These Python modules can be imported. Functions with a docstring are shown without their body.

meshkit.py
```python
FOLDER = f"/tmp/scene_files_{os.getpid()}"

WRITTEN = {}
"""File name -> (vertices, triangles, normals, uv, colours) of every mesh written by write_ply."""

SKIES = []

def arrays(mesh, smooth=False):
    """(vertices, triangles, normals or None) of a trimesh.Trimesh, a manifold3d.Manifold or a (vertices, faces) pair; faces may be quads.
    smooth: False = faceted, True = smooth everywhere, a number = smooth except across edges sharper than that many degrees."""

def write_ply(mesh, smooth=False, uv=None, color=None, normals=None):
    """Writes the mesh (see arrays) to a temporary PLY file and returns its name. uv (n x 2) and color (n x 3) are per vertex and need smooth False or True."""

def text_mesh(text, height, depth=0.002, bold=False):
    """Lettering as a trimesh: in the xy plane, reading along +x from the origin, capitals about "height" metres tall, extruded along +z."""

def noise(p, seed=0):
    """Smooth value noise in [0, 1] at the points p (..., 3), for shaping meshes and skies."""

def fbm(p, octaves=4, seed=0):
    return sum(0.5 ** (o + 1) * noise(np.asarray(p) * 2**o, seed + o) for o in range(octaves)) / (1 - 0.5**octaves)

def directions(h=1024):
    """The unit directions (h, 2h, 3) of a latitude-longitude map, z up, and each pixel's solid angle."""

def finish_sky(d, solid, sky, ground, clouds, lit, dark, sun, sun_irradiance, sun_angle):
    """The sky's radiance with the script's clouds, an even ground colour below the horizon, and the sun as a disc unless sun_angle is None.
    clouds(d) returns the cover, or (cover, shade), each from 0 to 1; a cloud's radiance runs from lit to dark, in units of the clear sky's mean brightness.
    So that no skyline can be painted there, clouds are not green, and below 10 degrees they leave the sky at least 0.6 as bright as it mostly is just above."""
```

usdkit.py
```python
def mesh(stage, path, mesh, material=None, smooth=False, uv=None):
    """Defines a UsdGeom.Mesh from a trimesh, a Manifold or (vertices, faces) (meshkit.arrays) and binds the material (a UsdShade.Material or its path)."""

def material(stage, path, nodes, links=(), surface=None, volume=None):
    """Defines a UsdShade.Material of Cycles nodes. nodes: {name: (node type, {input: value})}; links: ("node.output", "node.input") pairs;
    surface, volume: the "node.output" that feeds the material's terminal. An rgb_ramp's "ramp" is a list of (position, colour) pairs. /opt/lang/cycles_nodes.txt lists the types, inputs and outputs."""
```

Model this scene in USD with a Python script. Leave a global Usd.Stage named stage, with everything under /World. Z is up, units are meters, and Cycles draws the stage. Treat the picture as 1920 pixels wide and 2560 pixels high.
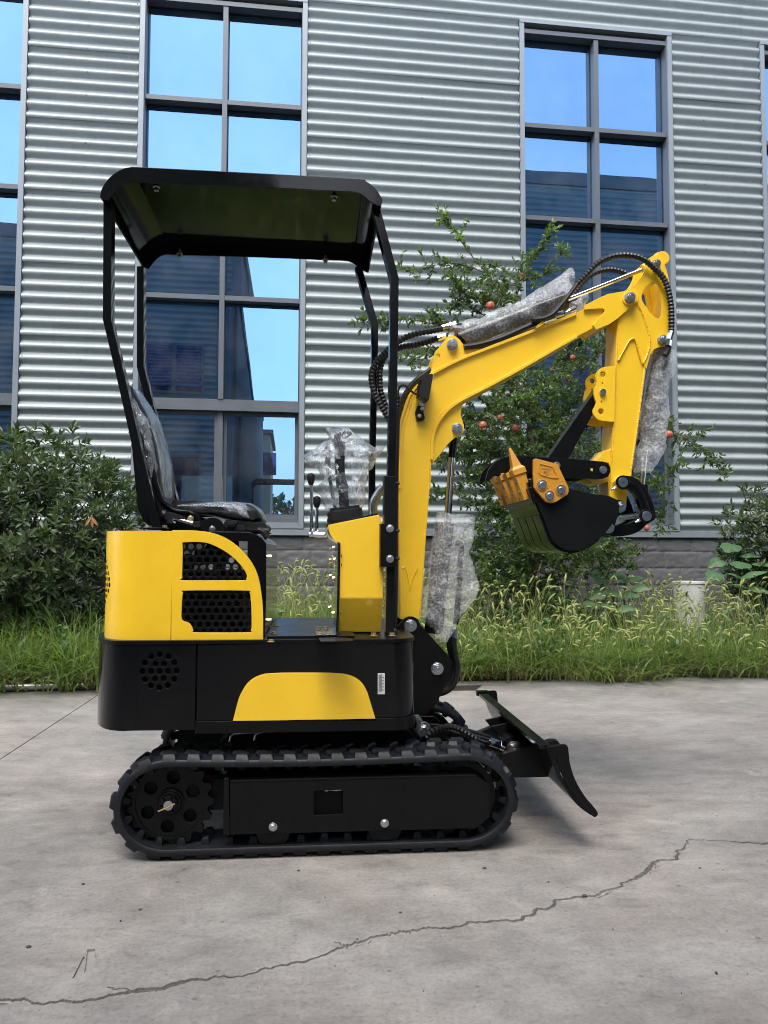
import math, random
import numpy as np, trimesh, shapely
from shapely.geometry import Polygon, LineString, Point, MultiPolygon, box as sbox
from shapely.ops import unary_union
from shapely import affinity
import usdkit, meshkit
from pxr import Usd, UsdGeom, UsdLux, UsdShade, Gf, Sdf, Vt

stage = Usd.Stage.CreateInMemory()
UsdGeom.SetStageUpAxis(stage, UsdGeom.Tokens.z)
UsdGeom.SetStageMetersPerUnit(stage, 1.0)
WORLD = UsdGeom.Xform.Define(stage, '/World')
stage.SetDefaultPrim(WORLD.GetPrim())

# ------------------------------------------------------------------ camera, sky, sun, exposure
PITCH, ROLL, YAW, YAWW = [math.radians(a) for a in (3.03, 0.165, 5.11, 7.24)]
FPX = 1923.0                                   # focal length in pixels of the 1920 x 2560 photograph
EYE = np.array([0.0, -2.8975, 0.939])
FWD = np.array([math.sin(YAW) * math.cos(PITCH), math.cos(YAW) * math.cos(PITCH), math.sin(PITCH)])
_r0 = np.array([math.cos(YAW), -math.sin(YAW), 0.0]); _u0 = np.cross(_r0, FWD)
RIGHT = math.cos(ROLL) * _r0 + math.sin(ROLL) * _u0
UP = -math.sin(ROLL) * _r0 + math.cos(ROLL) * _u0
cam = UsdGeom.Camera.Define(stage, '/World/camera')
cam.CreateHorizontalApertureAttr(25.96); cam.CreateVerticalApertureAttr(25.96 * 4 / 3)
cam.CreateFocalLengthAttr(FPX / 1920 * 25.96)
cam.CreateClippingRangeAttr(Gf.Vec2f(0.05, 2000))
EXPOSURE = 1.80
cam.CreateExposureAttr(EXPOSURE)
_m = Gf.Matrix4d(*[float(x) for row in ((*RIGHT, 0), (*UP, 0), (*(-FWD), 0), (*EYE, 1)) for x in row])
cam.AddTransformOp().Set(_m)

SUN_EL, SUN_AZ = math.radians(61), math.radians(203)     # azimuth = atan2(x, y) of the direction towards the sun
SUN = np.array([math.cos(SUN_EL) * math.sin(SUN_AZ), math.cos(SUN_EL) * math.cos(SUN_AZ), math.sin(SUN_EL)])
sky_mat = usdkit.material(stage, '/World/Looks/sky', {
    'sky': ('sky_texture', {'sky_type': 'single_scattering', 'sun_disc': False, 'sun_elevation': SUN_EL, 'sun_rotation': SUN_AZ,
                            'air_density': 1.0, 'aerosol_density': 1.6, 'ozone_density': 1.0}),
    'pale': ('hsv', {'saturation': 0.22, 'value': 1.22, 'fac': 1.0}),
    'tc': ('texture_coordinate', {}),
    'n': ('noise_texture', {'scale': 2.6, 'detail': 6.0, 'roughness': 0.55}),
    'ramp': ('rgb_ramp', {'ramp': [(0.36, (0.30,) * 3), (0.62, (0.85,) * 3)]}),
    'mix': ('mix_color', {}),
    'bg': ('background_shader', {'strength': 0.12})},
    [('sky.color', 'pale.color'), ('tc.generated', 'n.vector'), ('n.fac', 'ramp.fac'), ('ramp.color', 'mix.fac'),
     ('sky.color', 'mix.a'), ('pale.color', 'mix.b'), ('mix.result', 'bg.color')], surface='bg.background')
dome = UsdLux.DomeLight.Define(stage, '/World/sky')
UsdShade.MaterialBindingAPI.Apply(dome.GetPrim()).Bind(sky_mat)
dome.GetPrim().SetCustomDataByKey('kind', 'structure')
sun = UsdLux.DistantLight.Define(stage, '/World/sun')
sun.CreateNormalizeAttr(True); sun.CreateIntensityAttr(0.34); sun.CreateAngleAttr(40.0); sun.CreateColorAttr(Gf.Vec3f(1.0, 0.955, 0.88))
_z = SUN; _x = np.cross([0, 0, 1.0], _z); _x /= np.linalg.norm(_x); _y = np.cross(_z, _x)
sun.AddTransformOp().Set(Gf.Matrix4d(*[float(v) for row in ((*_x, 0), (*_y, 0), (*_z, 0), (0, 0, 0, 1)) for v in row]))

# ------------------------------------------------------------------ measuring the photograph: pixels of a crop -> metres on a real plane
CROPS = dict(S=(0, 0, 1), D=(0, 0, .86406), cz=(220, 380, 2.07375), se=(220, 900, 3.318), co=(640, 1020, 3.455), ho=(220, 1280, 3.318),
             bl=(900, 1500, 2.592), tl=(240, 1780, 2.9625), tr=(740, 1780, 2.765), bm=(960, 600, 3.456), ar=(1340, 600, 3.95),
             bk=(1160, 1040, 3.318), cy=(960, 1040, 3.686), lw=(0, 700, 3.95), rb=(1400, 1160, 3.19), wi=(320, 620, 2.989),
             ps=(880, 800, 6.9125), bh=(240, 1560, 3.6065), js=(760, 1040, 6.91), fb=(880, 1640, 3.19), bs=(0, 960, 2.7646),
             fg=(0, 1960, .86406), tlw=(0, 0, 1.728), trw=(960, 0, 1.728), s2=(340, 960, 4.608), r2=(1500, 1200, 3.95))
def ray(k, x, y):
    o = CROPS[k]; px, py = o[0] + x / o[2], o[1] + y / o[2]
    return FWD * FPX + RIGHT * (px - 960) - UP * (py - 1280)
def at(k, x, y, Y):                               # point on the vertical plane y = Y
    d = ray(k, x, y); return EYE + d * (Y - EYE[1]) / d[1]
def ax(k, x, y, Y): p = at(k, x, y, Y); return (p[0], p[2])
def prof(k, pts, Y): return [ax(k, x, y, Y) for x, y in pts]
def gnd(k, x, y, z=0.0): d = ray(k, x, y); return EYE + d * (z - EYE[2]) / d[2]
def px_size(k, n, Y):                             # n crop pixels in metres at depth Y
    return n / CROPS[k][2] / FPX * (Y - EYE[1])
WD = np.array([math.cos(YAWW - YAW), math.sin(YAWW - YAW), 0.0]); WN = np.array([-WD[1], WD[0], 0.0])
WALL = 5.2                                        # factory wall plane: p . WN = WALL; s runs along WD
def wl(k, x, y, off=WALL):
    d = ray(k, x, y); p = EYE + d * ((off - EYE @ WN) / (d @ WN)); return np.array([p @ WD, p[2]])
def wpt(s, n, z): return WD * s + WN * n + np.array([0, 0, z])

# ------------------------------------------------------------------ scene tree helpers
NAMES = {}
LOC = {}
def _num(parent, name):
    k = (parent, name); n = NAMES.get(k, 0); NAMES[k] = n + 1
    return name if n == 0 else f'{name}_{n:03d}'
def _tag(prim, **kw):
    for k, v in kw.items():
        if v: prim.SetCustomDataByKey(k, v)
def thing(name, label, category, loc=(0, 0, 0), group=None, kind=None):
    path = '/World/' + _num('/World', name)
    x = UsdGeom.Xform.Define(stage, path); x.AddTranslateOp().Set(Gf.Vec3d(*[float(v) for v in loc]))
    LOC[path] = np.array(loc, float)
    _tag(x.GetPrim(), label=label, category=category, group=group, kind=kind)
    return path
def part(parent, name, mesh, mat, smooth=32, label=None, kind=None):
    path = parent + '/' + _num(parent, name)
    loc = LOC[parent]; LOC[path] = loc
    v, f = vf(mesh)
    m = usdkit.mesh(stage, path, (v - loc, f), MATS[mat], smooth=smooth)
    _tag(m.GetPrim(), label=label, kind=kind)
    return path
def solo(name, mesh, mat, label, category=None, group=None, kind=None, smooth=32):
    path = '/World/' + _num('/World', name)
    v, f = vf(mesh)
    m = usdkit.mesh(stage, path, (v, f), MATS[mat], smooth=smooth)
    LOC[path] = np.zeros(3)
    _tag(m.GetPrim(), label=label, category=category, group=group, kind=kind)
    return path
def vf(mesh):
    if hasattr(mesh, 'to_mesh'):
        q = mesh.to_mesh(); return np.asarray(q.vert_properties[:, :3], float), np.asarray(q.tri_verts)
    if isinstance(mesh, (tuple, list)):
        if len(mesh) == 2 and isinstance(mesh[0], np.ndarray) and mesh[0].ndim == 2 and mesh[0].shape[1] == 3 and isinstance(mesh[1], np.ndarray):
            v, f = mesh
            if f.shape[1] == 4: f = np.vstack([f[:, [0, 1, 2]], f[:, [0, 2, 3]]])
            return np.asarray(v, float), f
        vs, fs, n = [], [], 0
        for m in mesh:
            v, f = vf(m); vs.append(v); fs.append(f + n); n += len(v)
        return np.vstack(vs), np.vstack(fs)
    return np.asarray(mesh.vertices, float), np.asarray(mesh.faces)

# ------------------------------------------------------------------ shapes
def poly(pts, r=0.0, holes=()):
    p = Polygon(pts).buffer(0)
    if r: p = p.buffer(r, quad_segs=5).buffer(-2 * r, quad_segs=5).buffer(r, quad_segs=5)
    for h in holes: p = p.difference(h if hasattr(h, 'area') else Polygon(h))
    return p
def circ(c, r, n=10): return Point(c).buffer(r, quad_segs=n)
def spl(pts, n=6, closed=False):                   # Catmull-Rom through the points
    P = np.asarray(pts, float); out = []; m = len(P)
    for i in range(m if closed else m - 1):
        if closed: a, b, c, d = P[(i - 1) % m], P[i], P[(i + 1) % m], P[(i + 2) % m]
        else: a, b, c, d = P[max(i - 1, 0)], P[i], P[i + 1], P[min(i + 2, m - 1)]
        for t in np.linspace(0, 1, n, endpoint=False):
            out.append(0.5 * (2 * b + (c - a) * t + (2 * a - 5 * b + 4 * c - d) * t * t + (3 * b - a - 3 * c + d) * t ** 3))
    if not closed: out.append(P[-1])
    return np.array(out)
def _ext(p, h):
    ms = []
    for g in getattr(p, 'geoms', [p]):
        if g.geom_type == 'Polygon' and g.area > 1e-9:
            ms.append(trimesh.creation.extrude_polygon(g, h, engine='earcut'))
    return vf(ms)
def slab(p, y0, y1):                               # polygon in (x, z), solid from y0 to y1
    if not hasattr(p, 'area'): p = poly(p)
    v, f = _ext(p, y1 - y0)
    return np.stack([v[:, 0], y0 + v[:, 2], v[:, 1]], 1), f[:, ::-1]
def plan(p, z0, z1):                               # polygon in (x, y), solid from z0 to z1
    if not hasattr(p, 'area'): p = poly(p)
    v, f = _ext(p, z1 - z0); v = v.copy(); v[:, 2] += z0
    return v, f
def wallslab(p, n0, n1):                           # polygon in (s, z) on the factory wall, between the offsets n0 < n1
    v, f = slab(p, n0, n1)
    return WD * v[:, :1] + WN * v[:, 1:2] + np.array([0, 0, 1.0]) * v[:, 2:3], f
def band(pts, w, cap=2): return LineString(pts).buffer(w / 2, cap_style=cap, join_style=1, quad_segs=6)
def bx(c, s):
    m = trimesh.creation.box(s); m.apply_translation(c); return vf(m)
def bx2(a, b): a, b = np.array(a, float), np.array(b, float); return bx((a + b) / 2, np.abs(b - a))
def rbox(a, b, r, axis='z', seg=4):
    a, b = np.minimum(a, b), np.maximum(a, b)
    if axis == 'z': return plan(sbox(a[0] + r, a[1] + r, b[0] - r, b[1] - r).buffer(r, quad_segs=seg), a[2], b[2])
    return slab(sbox(a[0] + r, a[2] + r, b[0] - r, b[2] - r).buffer(r, quad_segs=seg), a[1], b[1])
def cyl(a, b, r, n=20, r2=None):
    a, b = np.asarray(a, float), np.asarray(b, float)
    return tube([a, b], [r, r if r2 is None else r2], n)
def tube(pts, r, n=8, caps=True):
    P = np.asarray(pts, float); m = len(P); R = np.broadcast_to(np.asarray(r, float), (m,))
    T = np.gradient(P, axis=0); T /= np.linalg.norm(T, axis=1, keepdims=True) + 1e-12
    a = np.array([0, 0, 1.0]) if abs(T[0][2]) < .9 else np.array([1.0, 0, 0])
    N = np.cross(T[0], a); N /= np.linalg.norm(N); ring = []; th = np.linspace(0, 2 * np.pi, n, endpoint=False)
    for i in range(m):
        N = N - T[i] * (N @ T[i]); N /= np.linalg.norm(N) + 1e-12; B = np.cross(T[i], N)
        ring.append(P[i] + R[i] * (np.cos(th)[:, None] * N + np.sin(th)[:, None] * B))
    v = np.vstack(ring); f = []
    i = np.arange(m - 1)[:, None] * n; j = np.arange(n)[None]; k = (j + 1) % n
    q = np.stack([i + j, i + k, i + n + k, i + n + j], -1).reshape(-1, 4)
    f = np.vstack([q[:, [0, 1, 2]], q[:, [0, 2, 3]]])
    if caps:
        v = np.vstack([v, P[0], P[-1]]); c0, c1 = len(v) - 2, len(v) - 1; j = np.arange(n); k = (j + 1) % n
        f = np.vstack([f, np.stack([np.full(n, c0), k, j], 1), np.stack([np.full(n, c1), (m - 1) * n + j, (m - 1) * n + k], 1)])
    return v, f
def grid(V, closed_u=False):                       # V: (a, b, 3) points -> quads
    a, b = V.shape[:2]; idx = np.arange(a * b).reshape(a, b)
    if closed_u: idx = np.vstack([idx, idx[:1]])
    q = np.stack([idx[:-1, :-1], idx[:-1, 1:], idx[1:, 1:], idx[1:, :-1]], -1).reshape(-1, 4)
    return V.reshape(-1, 3), np.vstack([q[:, [0, 1, 2]], q[:, [0, 2, 3]]])
def pillow(outline, y0, y1, r, n=5):               # closed outline in (x, z), rounded over to both sides
    P = np.asarray(outline, float)
    if Polygon(P).exterior.is_ccw is False: P = P[::-1]
    T = np.roll(P, -1, 0) - np.roll(P, 1, 0); T /= np.linalg.norm(T, axis=1, keepdims=True) + 1e-9
    Nn = np.stack([-T[:, 1], T[:, 0]], 1); rows = []
    cx = P.mean(0)
    def ring(inset, y): q = P + Nn * inset; return np.stack([q[:, 0], np.full(len(q), y), q[:, 1]], 1)
    a = np.linspace(0, np.pi / 2, n)
    for t in a: rows.append(ring(r * (1 - math.sin(t)), y0 + r * (1 - math.cos(t)) * 0.8))
    for t in a[::-1]: rows.append(ring(r * (1 - math.sin(t)), y1 - r * (1 - math.cos(t)) * 0.8))
    v, f = grid(np.array(rows).transpose(1, 0, 2), closed_u=True)
    cap = slab(Polygon(P + Nn * r).buffer(0), y0, y0 + .001); cap2 = slab(Polygon(P + Nn * r).buffer(0), y1 - .001, y1)
    return vf([(v, f), cap, cap2])
def rot(mesh, c, axis, deg):
    v, f = vf(mesh); R = trimesh.transformations.rotation_matrix(math.radians(deg), axis)[:3, :3]; c = np.array(c, float)
    return (v - c) @ R.T + c, f
def wob(mesh, amp, scale, seed=0):
    v, f = vf(mesh)
    d = np.stack([meshkit.fbm(v * scale + 17.3 * i, 3, seed + i) for i in range(3)], 1) - .5
    return v + 2 * amp * d, f
def hexbolt(x, y, z, r, h=.008, washer=True, turn=0.2):  # head looks towards -y
    th = np.arange(6) * np.pi / 3 + turn
    m = [slab(Polygon(np.stack([x + r * np.cos(th), z + r * np.sin(th)], 1)), y - h, y)]
    m.append(cyl((x, y - h - .0012, z), (x, y - h, z), r * .72, 14, r * .82))
    if washer: m.append(cyl((x, y - .002, z), (x, y + .001, z), r * 1.25, 18))
    return vf(m)
def pinhead(x, y, z, r):                           # pin with lock nut and grease dimple, looks towards -y
    th = np.arange(6) * np.pi / 3 + .3
    nut = slab(Polygon(np.stack([x + r * 1.12 * np.cos(th), z + r * 1.12 * np.sin(th)], 1)), y - .016, y)
    hub = slab(circ((x, z), r * .80).difference(circ((x, z), r * .12, 3)), y - .024, y - .014)
    core = slab(circ((x, z), r * .5).difference(circ((x, z), r * .12, 3)), y - .026, y - .02)
    return vf([nut, hub, core, cyl((x, y - .003, z), (x, y + .02, z), r * 1.22, 22)])
def wrapped_hose(pts, r, pitch=.014, n=9):         # hose with a spiral guard: radius swells and narrows
    P = spl(pts, 14); L = np.concatenate([[0], np.cumsum(np.linalg.norm(np.diff(P, axis=0), axis=1))])
    m = int(L[-1] / (pitch / 5)); s = np.linspace(0, L[-1], m)
    Q = np.stack([np.interp(s, L, P[:, i]) for i in range(3)], 1)
    return tube(Q, r * (1 + .13 * np.sin(2 * np.pi * s / pitch)), n)
def hose(pts, r, n=10): return tube(spl(pts, 8), r, n)
# ------------------------------------------------------------------ materials
MATS = {}
def mk(name, nodes, links, surface='p.BSDF'):
    MATS[name] = usdkit.material(stage, '/World/Looks/' + name, nodes, links, surface=surface)
def paint(name, col, rough=.35, metal=0., coat=0., var=.08, scale=9., bump=0., bscale=180., bevel=.0025, dirt=0., rvar=.06, coat_r=.08, spec=None):
    c = np.array(col, float)
    n = {'g': ('geometry', {}), 'n': ('noise_texture', {'scale': scale, 'detail': 5., 'roughness': .6}),
         'r': ('rgb_ramp', {'ramp': [(.3, tuple(c * (1 - var))), (.7, tuple(np.minimum(c * (1 + var), .95)))]}),
         'rr': ('rgb_ramp', {'ramp': [(.3, (rough - rvar,) * 3), (.75, (rough + rvar,) * 3)]}),
         'p': ('principled_bsdf', {'metallic': metal, 'coat_weight': coat, 'coat_roughness': coat_r})}
    if spec is not None: n['p'][1]['specular_ior_level'] = spec
    l = [('g.position', 'n.vector'), ('n.fac', 'r.fac'), ('n.fac', 'rr.fac'), ('r.color', 'p.base_color'), ('rr.color', 'p.roughness')]
    if dirt:
        n['dn'] = ('noise_texture', {'scale': 38., 'detail': 8., 'roughness': .75}); l.append(('g.position', 'dn.vector'))
        n['dr'] = ('rgb_ramp', {'ramp': [(.56, (0.,) * 3), (.78, (dirt,) * 3)]}); l.append(('dn.fac', 'dr.fac'))
        n['dm'] = ('mix_color', {'b': (.21, .19, .165)})
        l = [x for x in l if x[1] != 'p.base_color'] + [('r.color', 'dm.a'), ('dr.color', 'dm.fac'), ('dm.result', 'p.base_color')]
    last = None
    if bevel:
        n['bv'] = ('bevel', {'samples': 4, 'radius': bevel}); last = 'bv.bevel'
    if bump:
        n['bn'] = ('noise_texture', {'scale': bscale, 'detail': 3.}); l.append(('g.position', 'bn.vector'))
        n['bu'] = ('bump', {'strength': bump, 'distance': .001}); l.append(('bn.fac', 'bu.height'))
        if last: l.append((last, 'bu.normal'))
        last = 'bu.normal'
    if last:
        l.append((last, 'p.normal'))
        if coat: l.append((last, 'p.coat_normal'))
    mk(name, n, l)
paint('yellow', (.90, .555, .022), .30, coat=.5, var=.03, scale=4., bump=.12, bscale=420., bevel=.003, dirt=.09, rvar=.1)
paint('ochre', (.56, .255, .025), .42, var=.06, scale=14., bump=.25, bscale=200., bevel=.003)
paint('weld', (.86, .50, .018), .4, var=.03, bump=.5, bscale=240., bevel=0)
paint('black_gloss', (.0036, .0036, .0040), .085, var=.15, bump=.05, bscale=120., bevel=.003, dirt=.010, spec=.28)
paint('black', (.0036, .0036, .004), .30, var=.2, bump=.12, bscale=260., bevel=.0025, dirt=.012, spec=.20)
paint('black_matt', (.0042, .0045, .0048), .5, var=.2, bump=.2, bscale=300., bevel=.002, dirt=.014, spec=.15)
paint('rubber', (.006, .007, .0095), .5, var=.3, scale=16., bump=.3, bscale=150., bevel=.003, dirt=.12, spec=.35)
paint('rubber_lug', (.0062, .0072, .0098), .44, var=.25, scale=18., bump=.25, bscale=160., bevel=.004, dirt=.08, spec=.22)
paint('hose_black', (.006, .006, .0065), .4, var=.2, bevel=0, spec=.4)
paint('plastic_black', (.008, .008, .0085), .5, var=.15, bump=.25, bscale=420., bevel=.002, spec=.35)
paint('vinyl', (.008, .008, .0085), .42, var=.1, bump=.2, bscale=300., bevel=0)
paint('chrome', (.72, .73, .74), .10, metal=1., var=.03, bevel=0, rvar=.03)
paint('steel', (.48, .49, .50), .26, metal=1., var=.08, bevel=.001)
paint('zinc', (.50, .52, .54), .26, metal=1., var=.06, bevel=.001)
paint('brass', (.62, .47, .26), .32, metal=.9, var=.08, bevel=.001)
paint('white_decal', (.55, .55, .54), .4, var=.04, bevel=0)
paint('ink', (.02, .02, .02), .5, bevel=0)
paint('trim_grey', (.20, .23, .255), .38, metal=.25, var=.05, scale=3., bevel=.002, dirt=.06)
paint('frame_grey', (.095, .106, .122), .40, metal=.2, var=.06, scale=3., bevel=.002, dirt=.08)
paint('gasket', (.012, .013, .014), .6, bevel=0)
paint('slate', (.085, .115, .135), .7, var=.06, scale=1.5, bevel=0)
paint('beige', (.40, .33, .22), .8, var=.05, scale=1.5, bevel=0)
paint('inside', (.12, .12, .12), .8, var=.1, scale=1., bevel=0)
paint('inside_floor', (.16, .16, .155), .6, var=.1, scale=1., bevel=0)
paint('ceramic', (.62, .62, .63), .25, coat=.3, var=.04, scale=5., bevel=.004)
paint('grout', (.20, .20, .205), .9, var=.1, bevel=0)
paint('pipe', (.46, .46, .45), .32, metal=.9, var=.12, scale=12., bevel=0, dirt=.3)
paint('fruit', (.36, .085, .05), .42, var=.35, scale=26., bevel=0)
paint('bark', (.085, .07, .055), .85, var=.35, scale=40., bump=.8, bscale=90., bevel=0)
paint('twig', (.13, .10, .06), .8, var=.3, scale=40., bevel=0)
paint('dry_leaf', (.30, .13, .05), .6, var=.2, bevel=0)
paint('stone', (.05, .048, .045), .9, var=.3, scale=60., bump=.6, bscale=200., bevel=0)
paint('iron', (.05, .045, .04), .7, metal=.3, var=.3, bevel=0)
paint('crack_floor', (.045, .042, .038), .95, var=.4, scale=70., bump=.8, bscale=160., bevel=0)
paint('spall', (.25, .24, .225), .9, var=.15, scale=60., bump=.8, bscale=160., bevel=0)

# corrugated sheet: galvanised pale grey-green coating, faint streaks and dust
mk('sheet', {
    'g': ('geometry', {}), 'm': ('mapping', {'scale': (1.2, 1.2, 7.0)}), 'n': ('noise_texture', {'scale': 3., 'detail': 6., 'roughness': .65}),
    'm2': ('mapping', {'scale': (14., 14., .6)}), 'n2': ('noise_texture', {'scale': 2., 'detail': 5., 'roughness': .7}),
    'r': ('rgb_ramp', {'ramp': [(.3, (.232, .266, .272)), (.7, (.278, .312, .320))]}), 'r2': ('rgb_ramp', {'ramp': [(.3, (.88, .88, .87)), (.65, (1., 1., 1.))]}),
    'mx': ('mix_color', {'blend_type': 'multiply', 'fac': .8}), 'rr': ('rgb_ramp', {'ramp': [(.3, (.48,) * 3), (.7, (.58,) * 3)]}),
    'p': ('principled_bsdf', {'metallic': .28})},
   [('g.position', 'm.vector'), ('m.vector', 'n.vector'), ('n.fac', 'r.fac'), ('g.position', 'm2.vector'), ('m2.vector', 'n2.vector'), ('n2.fac', 'r2.fac'),
    ('r.color', 'mx.a'), ('r2.color', 'mx.b'), ('mx.result', 'p.base_color'), ('n.fac', 'rr.fac'), ('rr.color', 'p.roughness')])
mk('sheet_far', {'p': ('principled_bsdf', {'base_color': (.20, .25, .26), 'roughness': .5, 'metallic': .2})}, [])
# blue reflective glazing: half mirror, half dark see-through, faintly uneven so that reflections wander
def glass(name, refl, mirror, through, dust=.05):
    mk(name, {
        'g': ('geometry', {}), 'n': ('noise_texture', {'scale': 1.1, 'detail': 1.}), 'b': ('bump', {'strength': .055, 'distance': .02}),
        'gl': ('glossy_bsdf', {'color': refl, 'roughness': .004, 'distribution': 'ggx'}), 't': ('transparent_bsdf', {'color': through}),
        'mx': ('mix_closure', {'fac': mirror}), 'd': ('diffuse_bsdf', {'color': (.5, .52, .55)}),
        'dn': ('noise_texture', {'scale': 2.3, 'detail': 7., 'roughness': .7}), 'dr': ('rgb_ramp', {'ramp': [(.35, (0.,) * 3), (.8, (dust,) * 3)]}), 'm2': ('mix_closure', {})},
       [('g.position', 'n.vector'), ('n.fac', 'b.height'), ('b.normal', 'gl.normal'), ('t.BSDF', 'mx.closure1'), ('gl.BSDF', 'mx.closure2'),
        ('g.position', 'dn.vector'), ('dn.fac', 'dr.fac'), ('dr.color', 'm2.fac'), ('mx.closure', 'm2.closure1'), ('d.BSDF', 'm2.closure2')], surface='m2.closure')
glass('glazing', (.215, .425, .71), .62, (.10, .16, .22))
glass('glazing_low', (.235, .44, .72), .52, (.22, .28, .32), .06)
mk('glazing_far', {'gl': ('glossy_bsdf', {'color': (.06, .11, .26), 'roughness': .02}), 'd': ('diffuse_bsdf', {'color': (.02, .03, .05)}), 'm': ('mix_closure', {'fac': .75})},
   [('d.BSDF', 'm.closure1'), ('gl.BSDF', 'm.closure2')], surface='m.closure')
# plinth panels
mk('plinth', {'g': ('geometry', {}), 'n': ('noise_texture', {'scale': 5., 'detail': 7., 'roughness': .7}), 'o': ('object_info', {}),
    'r': ('rgb_ramp', {'ramp': [(.3, (.060, .060, .065)), (.7, (.092, .091, .096))]}), 'h': ('hsv', {'saturation': .9}),
    'mr': ('map_range', {'to_min': .85, 'to_max': 1.2}), 'bn': ('noise_texture', {'scale': 120., 'detail': 4.}), 'b': ('bump', {'strength': .4, 'distance': .002}), 'p': ('principled_bsdf', {'roughness': .62})},
   [('g.position', 'n.vector'), ('n.fac', 'r.fac'), ('r.color', 'h.color'), ('o.random', 'mr.value'), ('mr.result', 'h.value'), ('h.color', 'p.base_color'), ('g.position', 'bn.vector'), ('bn.fac', 'b.height'), ('b.normal', 'p.normal')])
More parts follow.
